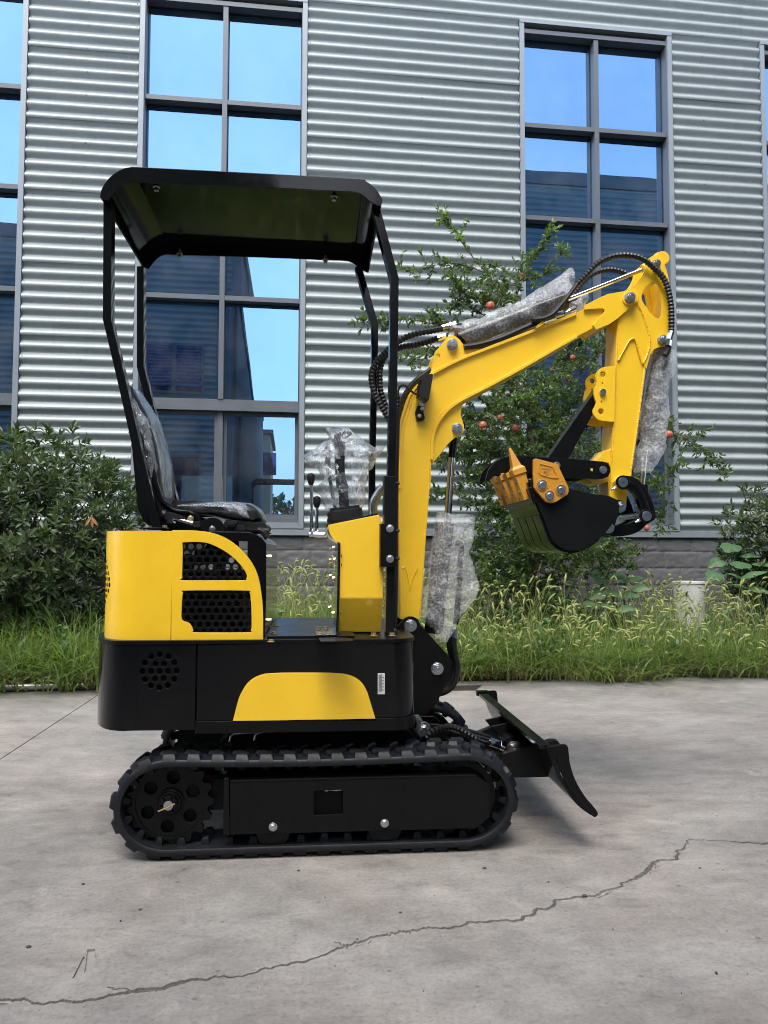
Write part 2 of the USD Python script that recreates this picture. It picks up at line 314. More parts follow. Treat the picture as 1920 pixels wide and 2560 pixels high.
# concrete: mottled, dragged streaks, dark stains, pits
mk('concrete', {
    'g': ('geometry', {}), 'm': ('mapping', {'rotation': (0., 0., .12), 'scale': (1., 1.7, 1.)}),
    'n1': ('noise_texture', {'scale': 2.2, 'detail': 10., 'roughness': .72}), 'n2': ('noise_texture', {'scale': 8.5, 'detail': 9., 'roughness': .78, 'distortion': .5}),
    'n3': ('noise_texture', {'scale': 85., 'detail': 6., 'roughness': .8}), 'n4': ('noise_texture', {'scale': .55, 'detail': 4., 'roughness': .6}),
    'r1': ('rgb_ramp', {'ramp': [(.28, (.158, .151, .140)), (.50, (.232, .222, .206)), (.72, (.310, .298, .278))]}),
    'r2': ('rgb_ramp', {'ramp': [(.30, (.60, .60, .61)), (.45, (.92, .92, .925)), (.55, (1.02, 1.01, 1.)), (.72, (1.22, 1.21, 1.18))]}),
    'r3': ('rgb_ramp', {'ramp': [(.30, (.50,) * 3), (.46, (.96,) * 3), (.56, (1.04,) * 3), (.74, (1.34,) * 3)]}), 'r4': ('rgb_ramp', {'ramp': [(.34, (.74, .74, .75)), (.6, (1.04, 1.035, 1.03))]}),
    'n5': ('noise_texture', {'scale': 3.1, 'detail': 9., 'roughness': .8, 'distortion': 1.2}), 'r5': ('rgb_ramp', {'ramp': [(.58, (0.,) * 3), (.70, (.55,) * 3)]}), 'pm': ('mix_color', {'b': (.36, .345, .32)}),
    'n6': ('noise_texture', {'scale': 1.4, 'detail': 5., 'roughness': .6}), 'r6': ('rgb_ramp', {'ramp': [(.4, (1., 1., 1.)), (.65, (1.05, .985, .97))]}), 'tm': ('mix_color', {'blend_type': 'multiply', 'fac': 1.}),
    'v7': ('voronoi_texture', {'scale': 11., 'feature': 'f1'}), 'r7': ('rgb_ramp', {'ramp': [(.0, (.45,) * 3), (.06, (.6,) * 3), (.085, (1.,) * 3)]}), 'sm': ('mix_color', {'blend_type': 'multiply', 'fac': .8}),
    'a': ('mix_color', {'blend_type': 'multiply', 'fac': 1.}), 'b': ('mix_color', {'blend_type': 'multiply', 'fac': .9}), 'c': ('mix_color', {'blend_type': 'multiply', 'fac': .9}),
    'bu': ('bump', {'strength': .35, 'distance': .004}), 'bu2': ('bump', {'strength': .3, 'distance': .01}), 'p': ('principled_bsdf', {'roughness': .72, 'specular_ior_level': .35})},
   [('g.position', 'm.vector'), ('m.vector', 'n1.vector'), ('m.vector', 'n2.vector'), ('g.position', 'n3.vector'), ('g.position', 'n4.vector'),
    ('n1.fac', 'r1.fac'), ('n2.fac', 'r2.fac'), ('n3.fac', 'r3.fac'), ('n4.fac', 'r4.fac'), ('r1.color', 'a.a'), ('r2.color', 'a.b'), ('a.result', 'b.a'), ('r3.color', 'b.b'),
    ('b.result', 'c.a'), ('r4.color', 'c.b'), ('g.position', 'n5.vector'), ('n5.fac', 'r5.fac'), ('r5.color', 'pm.fac'), ('c.result', 'pm.a'), ('g.position', 'n6.vector'), ('n6.fac', 'r6.fac'), ('pm.result', 'tm.a'), ('r6.color', 'tm.b'), ('g.position', 'v7.vector'), ('v7.distance', 'r7.fac'), ('tm.result', 'sm.a'), ('r7.color', 'sm.b'), ('sm.result', 'p.base_color'), ('n3.fac', 'bu.height'), ('n2.fac', 'bu2.height'), ('bu2.normal', 'bu.normal'), ('bu.normal', 'p.normal')])
paint('soil', (.085, .068, .048), .95, var=.35, scale=12., bump=.8, bscale=50., bevel=0)
paint('fuzz', (.36, .37, .13), .7, bevel=0)
def leafmat(name, stops, rough=.42, trans=.3, tcol=(.16, .26, .03)):
    mk(name, {'g': ('geometry', {}), 'r': ('rgb_ramp', {'ramp': stops}), 'p': ('principled_bsdf', {'roughness': rough}),
              'n': ('noise_texture', {'scale': 1.7, 'detail': 2.}), 'ad': ('math', {'math_type': 'multiply_add', 'value2': .55}), 'mp': ('math', {'math_type': 'multiply_add', 'value2': .8, 'value3': -.17}),
              't': ('translucent_bsdf', {'color': tcol}), 'm': ('mix_closure', {'fac': trans})},
       [('g.position', 'n.vector'), ('n.fac', 'mp.value1'), ('g.random_per_island', 'ad.value1'), ('mp.value', 'ad.value3'), ('ad.value', 'r.fac'), ('r.color', 'p.base_color'), ('p.BSDF', 'm.closure1'), ('t.BSDF', 'm.closure2')], surface='m.closure')
leafmat('leaf_dark', [(.0, (.020, .036, .010)), (.45, (.042, .068, .018)), (.8, (.082, .115, .030)), (1., (.135, .165, .045))], .46, .18, (.10, .17, .03))
leafmat('leaf_pom', [(.0, (.018, .040, .014)), (.5, (.036, .072, .021)), (.85, (.075, .130, .03)), (1., (.14, .21, .045))], .4, .28)
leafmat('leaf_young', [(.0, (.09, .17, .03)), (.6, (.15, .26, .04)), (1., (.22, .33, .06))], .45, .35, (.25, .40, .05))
leafmat('leaf_broad', [(.0, (.055, .125, .05)), (1., (.095, .19, .07))], .5, .25, (.14, .28, .06))
leafmat('grass', [(.0, (.050, .09, .020)), (.35, (.13, .19, .045)), (.68, (.24, .30, .080)), (.88, (.38, .38, .16)), (1., (.46, .40, .22))], .5, .32, (.22, .34, .05))
leafmat('dry_grass', [(.0, (.20, .16, .075)), (1., (.40, .33, .18))], .6, .2, (.3, .25, .1))
leafmat('foxtail', [(.0, (.27, .32, .10)), (.55, (.42, .44, .18)), (1., (.56, .53, .28))], .6, .35, (.4, .42, .12))
# films
def film(name, kind):
    if kind == 'bubble':
        mk(name, {'g': ('geometry', {}), 'v': ('voronoi_texture', {'scale': 108., 'randomness': .85, 'feature': 'f1'}),
                  'r': ('rgb_ramp', {'ramp': [(.0, (.40,) * 3), (.16, (.16,) * 3), (.42, (.14,) * 3), (.62, (.25,) * 3), (.85, (.37,) * 3)]}),
                  'n': ('noise_texture', {'scale': 14., 'detail': 5., 'roughness': .6}), 'rn': ('rgb_ramp', {'ramp': [(.34, (.70,) * 3), (.66, (1.25,) * 3)]}), 'mu': ('mix_color', {'blend_type': 'multiply', 'fac': 1.}),
                  'b': ('bump', {'strength': .8, 'distance': .003, 'invert': True}), 'b2': ('bump', {'strength': .35, 'distance': .012}),
                  't': ('transparent_bsdf', {'color': (.97, .97, .97)}), 'p': ('principled_bsdf', {'base_color': (.86, .87, .88), 'roughness': .24}), 'm': ('mix_closure', {})},
           [('g.position', 'v.vector'), ('v.distance', 'r.fac'), ('g.position', 'n.vector'), ('n.fac', 'rn.fac'), ('r.color', 'mu.a'), ('rn.color', 'mu.b'), ('n.fac', 'b2.height'), ('v.distance', 'b.height'), ('b2.normal', 'b.normal'), ('b.normal', 'p.normal'),
            ('mu.result', 'm.fac'), ('t.BSDF', 'm.closure1'), ('p.BSDF', 'm.closure2')], surface='m.closure')
    else:
        mk(name, {'g': ('geometry', {}), 'mp': ('mapping', {'scale': (1., 1., .45)}), 'n': ('noise_texture', {'scale': 20., 'detail': 5., 'roughness': .6, 'distortion': 1.6}),
                  'b': ('bump', {'strength': 1., 'distance': .02}), 'r': ('rgb_ramp', {'ramp': [(.40, (.03,) * 3), (.53, (.10,) * 3), (.60, (.46,) * 3), (.66, (.09,) * 3)]}),
                  't': ('transparent_bsdf', {'color': (.96, .97, .98)}), 'p': ('principled_bsdf', {'base_color': (.72, .75, .78), 'roughness': .08}), 'gl': ('glossy_bsdf', {'color': (1., 1., 1.), 'roughness': .10}),
                  'lw': ('layer_weight', {'blend': .30}), 'm': ('mix_closure', {}), 'm2': ('mix_closure', {}), 'cl': ('math', {'math_type': 'multiply', 'value2': .5})},
           [('g.position', 'mp.vector'), ('mp.vector', 'n.vector'), ('n.fac', 'b.height'), ('n.fac', 'r.fac'), ('b.normal', 'p.normal'), ('b.normal', 'gl.normal'), ('b.normal', 'lw.normal'),
            ('r.color', 'm.fac'), ('t.BSDF', 'm.closure1'), ('p.BSDF', 'm.closure2'), ('lw.fresnel', 'cl.value1'), ('cl.value', 'm2.fac'), ('m.closure', 'm2.closure1'), ('gl.BSDF', 'm2.closure2')], surface='m2.closure')
film('bubble_film', 'bubble'); film('clear_film', 'clear')
mk('lamp_glass', {'p': ('principled_bsdf', {'base_color': (.7, .72, .74), 'roughness': .08, 'metallic': .3})}, [])
# ------------------------------------------------------------------ ground
rng = np.random.default_rng(7)
def frac_line(P, amp, depth=4, rng=rng):
    P = [np.array(p, float) for p in P]
    for d in range(depth):
        Q = [P[0]]
        for a, b in zip(P[:-1], P[1:]):
            t = b - a; m = (a + b) / 2 + np.array([-t[1], t[0]]) * rng.normal(0, amp); Q += [m, b]
        P = Q
    return np.array(P)
crack_px = [(-60, 474), (0, 470), (60, 471), (180, 468), (235, 455), (300, 442), (370, 430), (430, 422), (500, 418), (560, 403), (610, 391), (660, 385), (700, 370), (760, 350), (820, 330), (900, 318),
            (960, 310), (1010, 297), (1080, 295), (1130, 285), (1160, 268), (1200, 250), (1260, 243), (1300, 240), (1340, 222), (1380, 198), (1420, 165), (1460, 145), (1490, 120), (1530, 122), (1590, 124), (1680, 122)]
cl = frac_line([gnd('fg', *p)[:2] for p in crack_px], .125, 5)
def ribbon(line, w):                                # uneven strip about a line, half width w(i) on either side
    T = np.gradient(line, axis=0); T /= np.linalg.norm(T, axis=1, keepdims=True) + 1e-9
    N = np.stack([-T[:, 1], T[:, 0]], 1); return unary_union([Polygon([line[i] + N[i] * w[i, 0], line[i + 1] + N[i + 1] * w[i + 1, 0], line[i + 1] - N[i + 1] * w[i + 1, 1], line[i] - N[i] * w[i, 1]]).buffer(.0004) for i in range(len(line) - 1)])
nl = len(cl); q3 = np.concatenate([cl * 9, np.zeros((nl, 1))], 1)
w_c = np.stack([.0014 + .0050 * np.clip(meshkit.fbm(q3, 3, 5) * 2 - .62, 0, 1), .0014 + .0050 * np.clip(meshkit.fbm(q3, 3, 9) * 2 - .62, 0, 1)], 1) * rng.uniform(.75, 1.3, (nl, 2))
w_s = w_c + .0005 + .026 * np.clip(np.stack([meshkit.fbm(q3 * .8, 3, 21), meshkit.fbm(q3 * .8, 3, 33)], 1) - .55, 0, 1) * 2.2 * rng.uniform(.5, 1.4, (nl, 2))
crack = ribbon(cl, w_c); spall = ribbon(cl, w_s).union(crack)
for k, (i, dx, dy) in enumerate([(150, -.05, .02), (410, -.03, .03)]):   # hairline side branches
    b = frac_line([cl[i], cl[i] + np.array([dx, dy])], .2, 4); crack = crack.union(ribbon(b, np.full((len(b), 2), .0012)))
spall = spall.union(crack.buffer(.0006))
scar = Polygon([gnd('fg', x, y)[:2] + rng.normal(0, .004, 2) for x, y in [(190, 358), (206, 358), (203, 380), (199, 400), (186, 414), (180, 412), (186, 392)]]).buffer(0)
scar2 = Polygon([gnd('fg', x, y)[:2] for x, y in [(180, 372), (184, 374), (164, 418), (156, 420)]])
spall = spall.union(scar).union(scar2)
joint = sbox(-1.416, -12, -1.409, 2.8).union(sbox(-1.409, -4.905, 40, -4.898))
E0, E1 = wpt(-60, 2.66, 0), wpt(60, 2.66, 0)
edge = [(wpt(s, 2.66, 0)[0], wpt(s, 2.66 + .05 * meshkit.fbm(np.array([[s * 1.3, 0, 0]]), 3, 3)[0], 0)[1]) for s in np.arange(-12, 14, .12)]
yard = Polygon([(-60, -60), (60, -60), (60, E1[1])] + edge[::-1] + [(-60, E0[1])]).buffer(0)
solo('ground', bx2((-300, -300, -1.2), (300, 300, -.045)), 'soil', 'bare brown earth under the yard and along the factory wall', kind='structure')
yard_path = solo('concrete_yard', plan(yard.difference(spall).difference(joint), -.034, 0.0), 'concrete', 'worn grey concrete yard in front of the factory with a long jagged crack', kind='structure', smooth=False)
near = sbox(-4, -3.2, 4, 3.0)
part(yard_path, 'spalled_edge', plan(spall.intersection(near).buffer(.03).difference(crack), -.034, -.0055), 'spall', smooth=False, label='pale broken lip of concrete along the crack')
part(yard_path, 'crack_floor', plan(crack.buffer(.03).union(joint.intersection(sbox(-4, -5, 4, 2.6)).buffer(.03)), -.040, -.022), 'crack_floor', smooth=False)
bed = Polygon([wpt(s, n, 0)[:2] for s, n in ((-60, 2.60), (60, 2.60), (60, 5.35), (-60, 5.35))])
bv = []
gx, gy = np.meshgrid(np.linspace(-14, 16, 120), np.linspace(2.62, 5.35, 22), indexing='ij')
pts = np.stack([WD[0] * gx + WN[0] * gy, WD[1] * gx + WN[1] * gy, 0 * gx], -1)
pts[..., 2] = -.03 + .07 * np.clip((gy - 2.66) / .5, 0, 1) + .05 * (meshkit.fbm(pts * 2.2, 3, 8) - .5) * np.clip((gy - 2.66) / .3, 0, 1)
v, f = grid(pts)
solo('soil_bed', (v, f[:, ::-1]), 'soil', 'strip of earth between the concrete yard and the factory wall', kind='structure', smooth=True)
# crumbs of stone and dirt lying about
crumbs = []
for i in range(46):
    px, py = rng.uniform(-20, 1680), 60 + 440 * rng.random() ** 1.2
    p = gnd('fg', px, py); r = .0010 + .0028 * rng.random() ** 4
    m = trimesh.creation.icosphere(1, r); m.vertices *= rng.uniform(.5, 1.3, 3); m.vertices += np.array([p[0], p[1], r * .35]); crumbs.append(vf(m))
for px, py, r in [(1047, 183, .005), (180, 217, .004), (62, 353, .005), (303, 272, .004), (645, 188, .004), (865, 278, .0035), (1512, 182, .0035), (1263, 243, .006), (1185, 212, .003)]:
    p = gnd('fg', px, py); m = trimesh.creation.icosphere(2, r); v = np.array(m.vertices); v *= 1 + .5 * (meshkit.fbm(v * 200, 2, 3)[:, None] - .5); v *= (1.3, 1, .6); crumbs.append((v + [p[0], p[1], r * .3], m.faces))
solo('grit', crumbs, 'stone', 'dark crumbs of stone and dirt scattered over the concrete', 'grit', kind='stuff')

# ------------------------------------------------------------------ the factory building behind
fac = thing('factory_building', 'factory hall clad in pale horizontal corrugated sheets with tall blue windows', 'building', wpt(0, WALL, 0))
WINS = [(-4.545, -2.794), (-1.679, .07), (2.427, 4.224), (5.315, 7.11)]
ZT, ZB = 6.87, 1.20
core = sbox(-22, 0, 24, 10.6)
for a, b in WINS: core = core.difference(sbox(a + .05, ZB + .03, b - .05, ZT - .05))
part(fac, 'wall', wallslab(core, WALL + .02, WALL + .22), 'inside', smooth=False)
P_W, A_W = .1258, .042
def sheet(s0, s1, z0, z1, zc, ox=0.):
    ns = max(int((s1 - s0) / .35), 3); nz = max(int((z1 - z0) / P_W * 12), 6)
    S, Z = np.meshgrid(np.linspace(s0, s1, ns), np.linspace(z0, z1, nz), indexing='ij')
    h = (.5 + .5 * np.cos(2 * np.pi * (Z - zc) / P_W)) ** .8
    dent = (meshkit.fbm(np.stack([S * .9, Z * 2.0, 0 * S + z0], -1), 3, 11) - .5) * .010
    n = WALL - .004 - A_W * h - .0055 * (1 - (Z - z0) / (z1 - z0)) - .001 + dent - ox
    V = WD * S[..., None] + WN * n[..., None] + np.array([0, 0, 1.]) * (Z + .004 * (meshkit.noise(np.stack([S * .7, Z * 0, S * 0 + z0 * 3], -1), 4) - .5))[..., None]
    return grid(V)
seams = [1.63 + .755 * k for k in range(-1, 13)]
spans = [(-13., -4.545), (-2.794, -1.679), (.07, 2.427), (4.224, 5.315), (7.11, 15.)]
screws = []
for k in range(len(seams) - 1):
    z0, z1 = max(seams[k] - .014, 1.165), min(seams[k + 1] + .02, 10.6)
    if z1 > ZT + .1:
        rows = [(-13., 1.06), (1.05, 15.)] if k % 2 else [(-13., -3.2), (-3.21, 5.1), (5.09, 15.)]
    else: rows = spans
    for s0, s1 in rows:
        part(fac, 'corrugated_sheet', sheet(s0 + .006, s1 - .006, z0, z1, seams[k] + .008), 'sheet', smooth=True)
    for a, b in WINS:
        for z in np.arange(max(seams[k], 1.3), min(seams[k] + .74, ZT), .1258 * 2):
            for s in (a - .03, b + .03): screws.append(cyl(wpt(s, WALL - .032, z + .02), wpt(s, WALL - .047, z + .02), .006, 6))
    for s in (1.32, -2.2, 4.6):
        for z in np.arange(seams[k], seams[k] + .74, .1258 * 2): screws.append(cyl(wpt(s, WALL - .03, z), wpt(s, WALL - .049, z), .006, 6))
part(fac, 'screw_heads', screws, 'iron', kind='stuff')
wb = lambda s0, z0, s1, z1, n0, n1: wallslab(sbox(s0, z0, s1, z1), n0, n1)
part(fac, 'base_flashing', wb(-13, 1.118, 15, 1.172, WALL - .05, WALL + .05), 'trim_grey')
part(fac, 'base_flashing', wb(-13, 1.173, 15, 1.186, WALL - .045, WALL + .018), 'trim_grey')
BARS = [5.68, 4.625, 3.565]
for wi_, (a, b) in enumerate(WINS):
    w = part(fac, 'window', vf([wb(a + .012, ZB + .052, a + .06, ZT - .052, WALL - .028, WALL + .13), wb(b - .06, ZB + .052, b - .012, ZT - .052, WALL - .028, WALL + .13),
                           wb(a + .06, ZT - .10, b - .06, ZT - .052, WALL - .026, WALL + .13), wb(a + .06, ZB + .052, b - .06, ZB + .10, WALL - .026, WALL + .13)]), 'frame_grey', label=None)
    mid = (a + b) / 2 + .005
    # flashing round the opening: two jambs, head, sill
    for q in (wb(a, 1.187, a + .052, ZT, WALL - .052, WALL + .02), wb(b - .052, 1.187, b, ZT, WALL - .052, WALL + .02), wb(a, ZT + .001, b, ZT + .045, WALL - .056, WALL + .02), wb(a + .053, ZB - .012, b - .053, ZB + .050, WALL - .05, WALL + .02)):
        part(w, 'flashing', q, 'trim_grey')
    part(w, 'mullion', wb(mid - .026, 2.53, mid + .026, ZT - .101, WALL - .018, WALL + .128), 'frame_grey')
    part(w, 'mullion', wb(mid - .030, ZB + .101, mid + .024, 2.41, WALL + .03, WALL + .128), 'frame_grey')
    for z in BARS:
        for s0, s1 in ((a + .061, mid - .027), (mid + .027, b - .061)): part(w, 'glazing_bar', wb(s0, z + .012, s1, z + .062, WALL - .015, WALL + .127), 'frame_grey')
    part(w, 'transom', vf([wb(a + .061, 2.411, b - .061, 2.465, WALL - .016, WALL + .127), wb(a + .061, 2.466, b - .061, 2.529, WALL - .010, WALL + .127)]), 'frame_grey')
    zs = [ZT - .10] + [z + .012 for z in BARS] + [2.41]; zlo = [z + .062 for z in BARS] + [2.529, ZB + .10]
    for i in range(5):
        for s0, s1 in ((a + .06, mid - .026), (mid + .026, b - .06)):
            if i < 4:
                part(w, 'pane', rot(wb(s0 + .001, zlo[i] + .001, s1 - .001, zs[i] - .001, WALL + .098, WALL + .104), wpt((s0 + s1) / 2, WALL + .1, (zs[i] + zlo[i]) / 2), [0, 0, 1], rng.normal(0, .22)), 'glazing', smooth=False)
                part(w, 'gasket', wallslab(sbox(s0, zlo[i], s1, zs[i]).difference(sbox(s0 + .007, zlo[i] + .007, s1 - .007, zs[i] - .007)), WALL + .088, WALL + .0965), 'gasket', smooth=False)
            else:
                fr = sbox(s0 + .002, zlo[i] + .002, s1 - .002, zs[i] - .002); inn = fr.buffer(-.034, join_style=2)
                n0 = WALL + (.045 if s0 < mid - .1 else .082)
                part(w, 'sash', wallslab(fr.difference(inn), n0, n0 + .034), 'frame_grey')
                part(w, 'pane', wallslab(inn, n0 + .014, n0 + .019), 'glazing_low', smooth=False)
# plinth of embossed stone-pattern panels
rows_z = [1.113, .962, .776, .590, .404, .218, .03]
for r in range(6):
    z1, z0 = rows_z[r], rows_z[r + 1]; off = (.012, .150, -.06, .09, .2, .0)[r] + (.0 if r else .06)
    for c in range(-9, 19):
        s0 = c * .391 + off; s1 = s0 + .391
        if s1 < -3.4 or s0 > 7.2: continue
        S, Z = np.meshgrid(np.linspace(s0 + .0012, s1 - .0012, 22), np.linspace(z0 + .0012, z1 - .0012, 12), indexing='ij')
        u, t = (S - s0) / .391, (Z - z0) / (z1 - z0)
        ed = np.minimum(np.minimum(u, 1 - u) * .391, np.minimum(t, 1 - t) * (z1 - z0))
        rid = 1 - np.abs(2 * meshkit.fbm(np.stack([u * 4.4 + t * 1.2, t * 4.6, 0 * u + .37 * (c % 3)], -1), 4, 40 + (c + r) % 4) - 1)
        n = WALL - .012 - np.clip(ed / .006, 0, 1) * .0015 - np.clip(ed / .02, 0, 1) * .020 * np.clip(rid - .40, 0, 1) ** 1.3
        n = np.where(ed < .0005, WALL - .009, n)
        part(fac, 'plinth_panel', grid(WD * S[..., None] + WN * n[..., None] + np.array([0, 0, 1.]) * Z[..., None]), 'plinth', smooth=True)
part(fac, 'plinth_backing', wb(-22, .0, 24, 1.113, WALL - .0105, WALL + .018), 'grout')
part(fac, 'plinth_backing', vf([wb(-22, .0, -3.4, 1.11, WALL - .014, WALL - .0108), wb(7.5, .0, 24, 1.11, WALL - .014, WALL - .0108)]), 'plinth')
# inside of the hall
back = sbox(-22, 0, 24, 10.6)
for s in np.arange(-20, 22, 4.2):
    for z in (1.3, 2.35): back = back.difference(sbox(s, z, s + 1.5, z + .85))
part(fac, 'back_wall', wallslab(back, WALL + 15, WALL + 15.2), 'inside', smooth=False)
part(fac, 'floor', vf((lambda q: (q[0], q[1]))(plan(Polygon([wpt(s, n, 0)[:2] for s, n in ((-22, WALL + .23), (24, WALL + .23), (24, WALL + 15), (-22, WALL + 15))]), -.03, .05))), 'inside_floor', smooth=False)
part(fac, 'roof', plan(Polygon([wpt(s, n, 0)[:2] for s, n in ((-22, WALL + .0), (24, WALL + .0), (24, WALL + 15.2), (-22, WALL + 15.2))]), 10.61, 10.75), 'inside', smooth=False)
part(fac, 'end_wall', vf([wallslab(sbox(-22.2, 0, -22.01, 10.6), WALL + .02, WALL + 15.2), wallslab(sbox(24.01, 0, 24.2, 10.6), WALL + .02, WALL + 15.2)]), 'inside', smooth=False)
for s in (-3.2, -.1, 3.1, 5.4): part(fac, 'column', wallslab(sbox(s, .06, s + .22, 10.5), WALL + 3.0, WALL + 3.25), 'slate')
part(fac, 'pipe_rail', tube(spl([wpt(-.42, WALL + .5, .3), wpt(-.42, WALL + .5, 1.45), wpt(-.36, WALL + .5, 1.54), wpt(-.25, WALL + .5, 1.56), wpt(.9, WALL + .5, 1.56)], 6), .028, 10), 'slate')

# ------------------------------------------------------------------ buildings across the yard (they show in the windows)
def far_hall(name, label, s0, s1, h, n_face, depth, pitch=.15, wins=()):
    b = thing(name, label, 'building', wpt((s0 + s1) / 2, n_face, 0))
    Z = np.linspace(.9, h, int(h / pitch * 8)); S = np.array([s0, (s0 + s1) / 2, s1])
    SS, ZZ = np.meshgrid(S, Z, indexing='ij'); nn = n_face + .02 + .02 * np.cos(2 * np.pi * ZZ / pitch)
    v, f = grid(WD * SS[..., None] + WN * nn[..., None] + np.array([0, 0, 1.]) * ZZ[..., None])
    part(b, 'corrugated_wall', (v, f[:, ::-1]), 'sheet_far', smooth=True)
    part(b, 'plinth', wallslab(sbox(s0, 0, s1, .9), n_face - .01, n_face + .03), 'slate', smooth=False)
    part(b, 'side_wall', wallslab(sbox(s0, 0, s1, h), n_face - depth, n_face - .02), 'slate', smooth=False)
    part(b, 'parapet', wallslab(sbox(s0 - .05, h + .001, s1 + .05, h + .32), n_face - depth - .05, n_face + .06), 'slate', smooth=False)
    part(b, 'corner_flashing', vf([wallslab(sbox(s, 0, s + .22, h), n_face - .01, n_face + .055) for s in (s0 - .01, s1 - .21)]), 'slate', smooth=False)
    for (a, z0, c, z1, cols) in wins:
        w = part(b, 'window', wallslab(sbox(a, z0, c, z1), n_face + .03, n_face + .075), 'frame_grey')
        for i in range(cols):
            d = (c - a) / cols; part(w, 'pane', wallslab(sbox(a + i * d + .05, z0 + .06, a + (i + 1) * d - .05, z1 - .06), n_face + .076, n_face + .082), 'glazing_far', smooth=False)
    return b
OFF = WALL - 10.0
q = lambda x, y: wl('wi', x, y, WALL + 10.0)
wa = [q(140, 690), q(612, 1085)]
A = far_hall('far_hall', 'dark corrugated hall across the yard ending in a plain slate side wall', -26, q(790, 400)[0], 8.15, OFF, 24, wins=[(wa[0][0] - 1.2, wa[1][1], wa[1][0], wa[0][1], 4), (-10.5, .6, -8.2, 4.4, 3), (-6.6, 1.0, q(640, 1500)[0] - .3, 3.2, 2)])
part(A, 'downpipe', tube([wpt(q(790, 400)[0] + .06, OFF - 2.0, z) for z in (.2, 4., 8.1)], .05, 8), 'trim_grey')
far_hall('far_hall', 'taller corrugated hall across the yard at the right with a straight roofline', 1.0, 30, 10.25, OFF, 24, wins=[(6.5, 2.2, 8.6, 6.4, 2), (11.5, 2.2, 13.6, 6.4, 2)])
q2 = lambda x, y, o: wl('wi', x, y, WALL + 10.0 + o)
hs0, hs1, hz = q2(945, 1500, 30)[0], q2(1066, 1500, 30)[0], q2(1000, 1385, 30)[1]
bh = thing('far_house', 'beige rendered house far beyond the yard with a row of windows', 'house', wpt(-.4, OFF - 30, 0))
part(bh, 'wall', wallslab(sbox(hs0, 0, hs1, hz), OFF - 38, OFF - 30), 'beige', smooth=False)
part(bh, 'roof', wallslab(sbox(hs0 - .2, hz + .001, hs1 + .2, hz + .25), OFF - 38.3, OFF - 29.7), 'slate', smooth=False)
for s in (hs0 + (hs1 - hs0) * .38,):
    for z in (1.2, hz - 2.6): part(bh, 'window', wallslab(sbox(s, z, s + .95, z + 1.4), OFF - 29.98, OFF - 29.93), 'glazing_far', smooth=False)
# ------------------------------------------------------------------ the mini excavator: undercarriage
ex = thing('mini_excavator', 'yellow and black mini excavator on rubber tracks with a canopy and bent boom', 'excavator', (0, 0, 0))
TY0, TY1 = -.465, -.285
CR, CI, RB = np.array([-.442, .163]), np.array([.477, .160]), np.array([.160, .144])      # sprocket centre, idler centre, half axes of the belt's ends
LUG = .0165
def loop_geom():
    th = np.linspace(np.pi / 2, 3 * np.pi / 2, 40); rear = CR + [0, -.004] + RB * np.stack([np.cos(th), np.sin(th)], 1)
    th2 = np.linspace(-np.pi / 2, np.pi / 2, 40); front = CI + RB * np.stack([np.cos(th2), np.sin(th2)], 1)
    bot = np.stack([np.linspace(rear[-1][0], front[0][0], 30), np.linspace(rear[-1][1], front[0][1], 30)], 1)[1:-1]
    u = np.linspace(0, 1, 30); top = np.stack([front[-1][0] + (rear[0][0] - front[-1][0]) * u, front[-1][1] + (rear[0][1] - front[-1][1]) * u - .008 * np.sin(np.pi * u)], 1)[1:-1]
    P = np.vstack([rear, bot, front, top]); return np.vstack([P, P[:1]])
LP = loop_geom(); LS = np.concatenate([[0], np.cumsum(np.linalg.norm(np.diff(LP, axis=0), axis=1))]); LT = LS[-1]
_T = np.gradient(LP, axis=0); _T[0] = _T[-1] = LP[1] - LP[-2]; _T /= np.linalg.norm(_T, axis=1, keepdims=True)
def track_map(s, y, h):                             # along the belt, across it, out of it
    s = np.mod(s, LT); p = np.stack([np.interp(s, LS, LP[:, i]) for i in (0, 1)], -1); t = np.stack([np.interp(s, LS, _T[:, i]) for i in (0, 1)], -1)
    t /= np.linalg.norm(t, axis=-1, keepdims=True); n = np.stack([t[..., 1], -t[..., 0]], -1)
    o = p + n * np.asarray(h)[..., None]; return np.stack([o[..., 0], np.broadcast_to(y, o[..., 0].shape), o[..., 1]], -1)
def belt(y0, y1):
    prof_ = [(y0 + .004, -.020), (y0, -.014), (y0 + .001, -.004), (y0 + .006, .001), ((y0 + y1) / 2, .004), (y1 - .006, .001), (y1, -.006), (y1 - .004, -.020)]
    s = np.linspace(0, LT, 240, endpoint=False); V = np.array([track_map(s, y, np.full(len(s), h)) for y, h in prof_ + prof_[:1]]).transpose(1, 0, 2)
    return grid(V, closed_u=True)
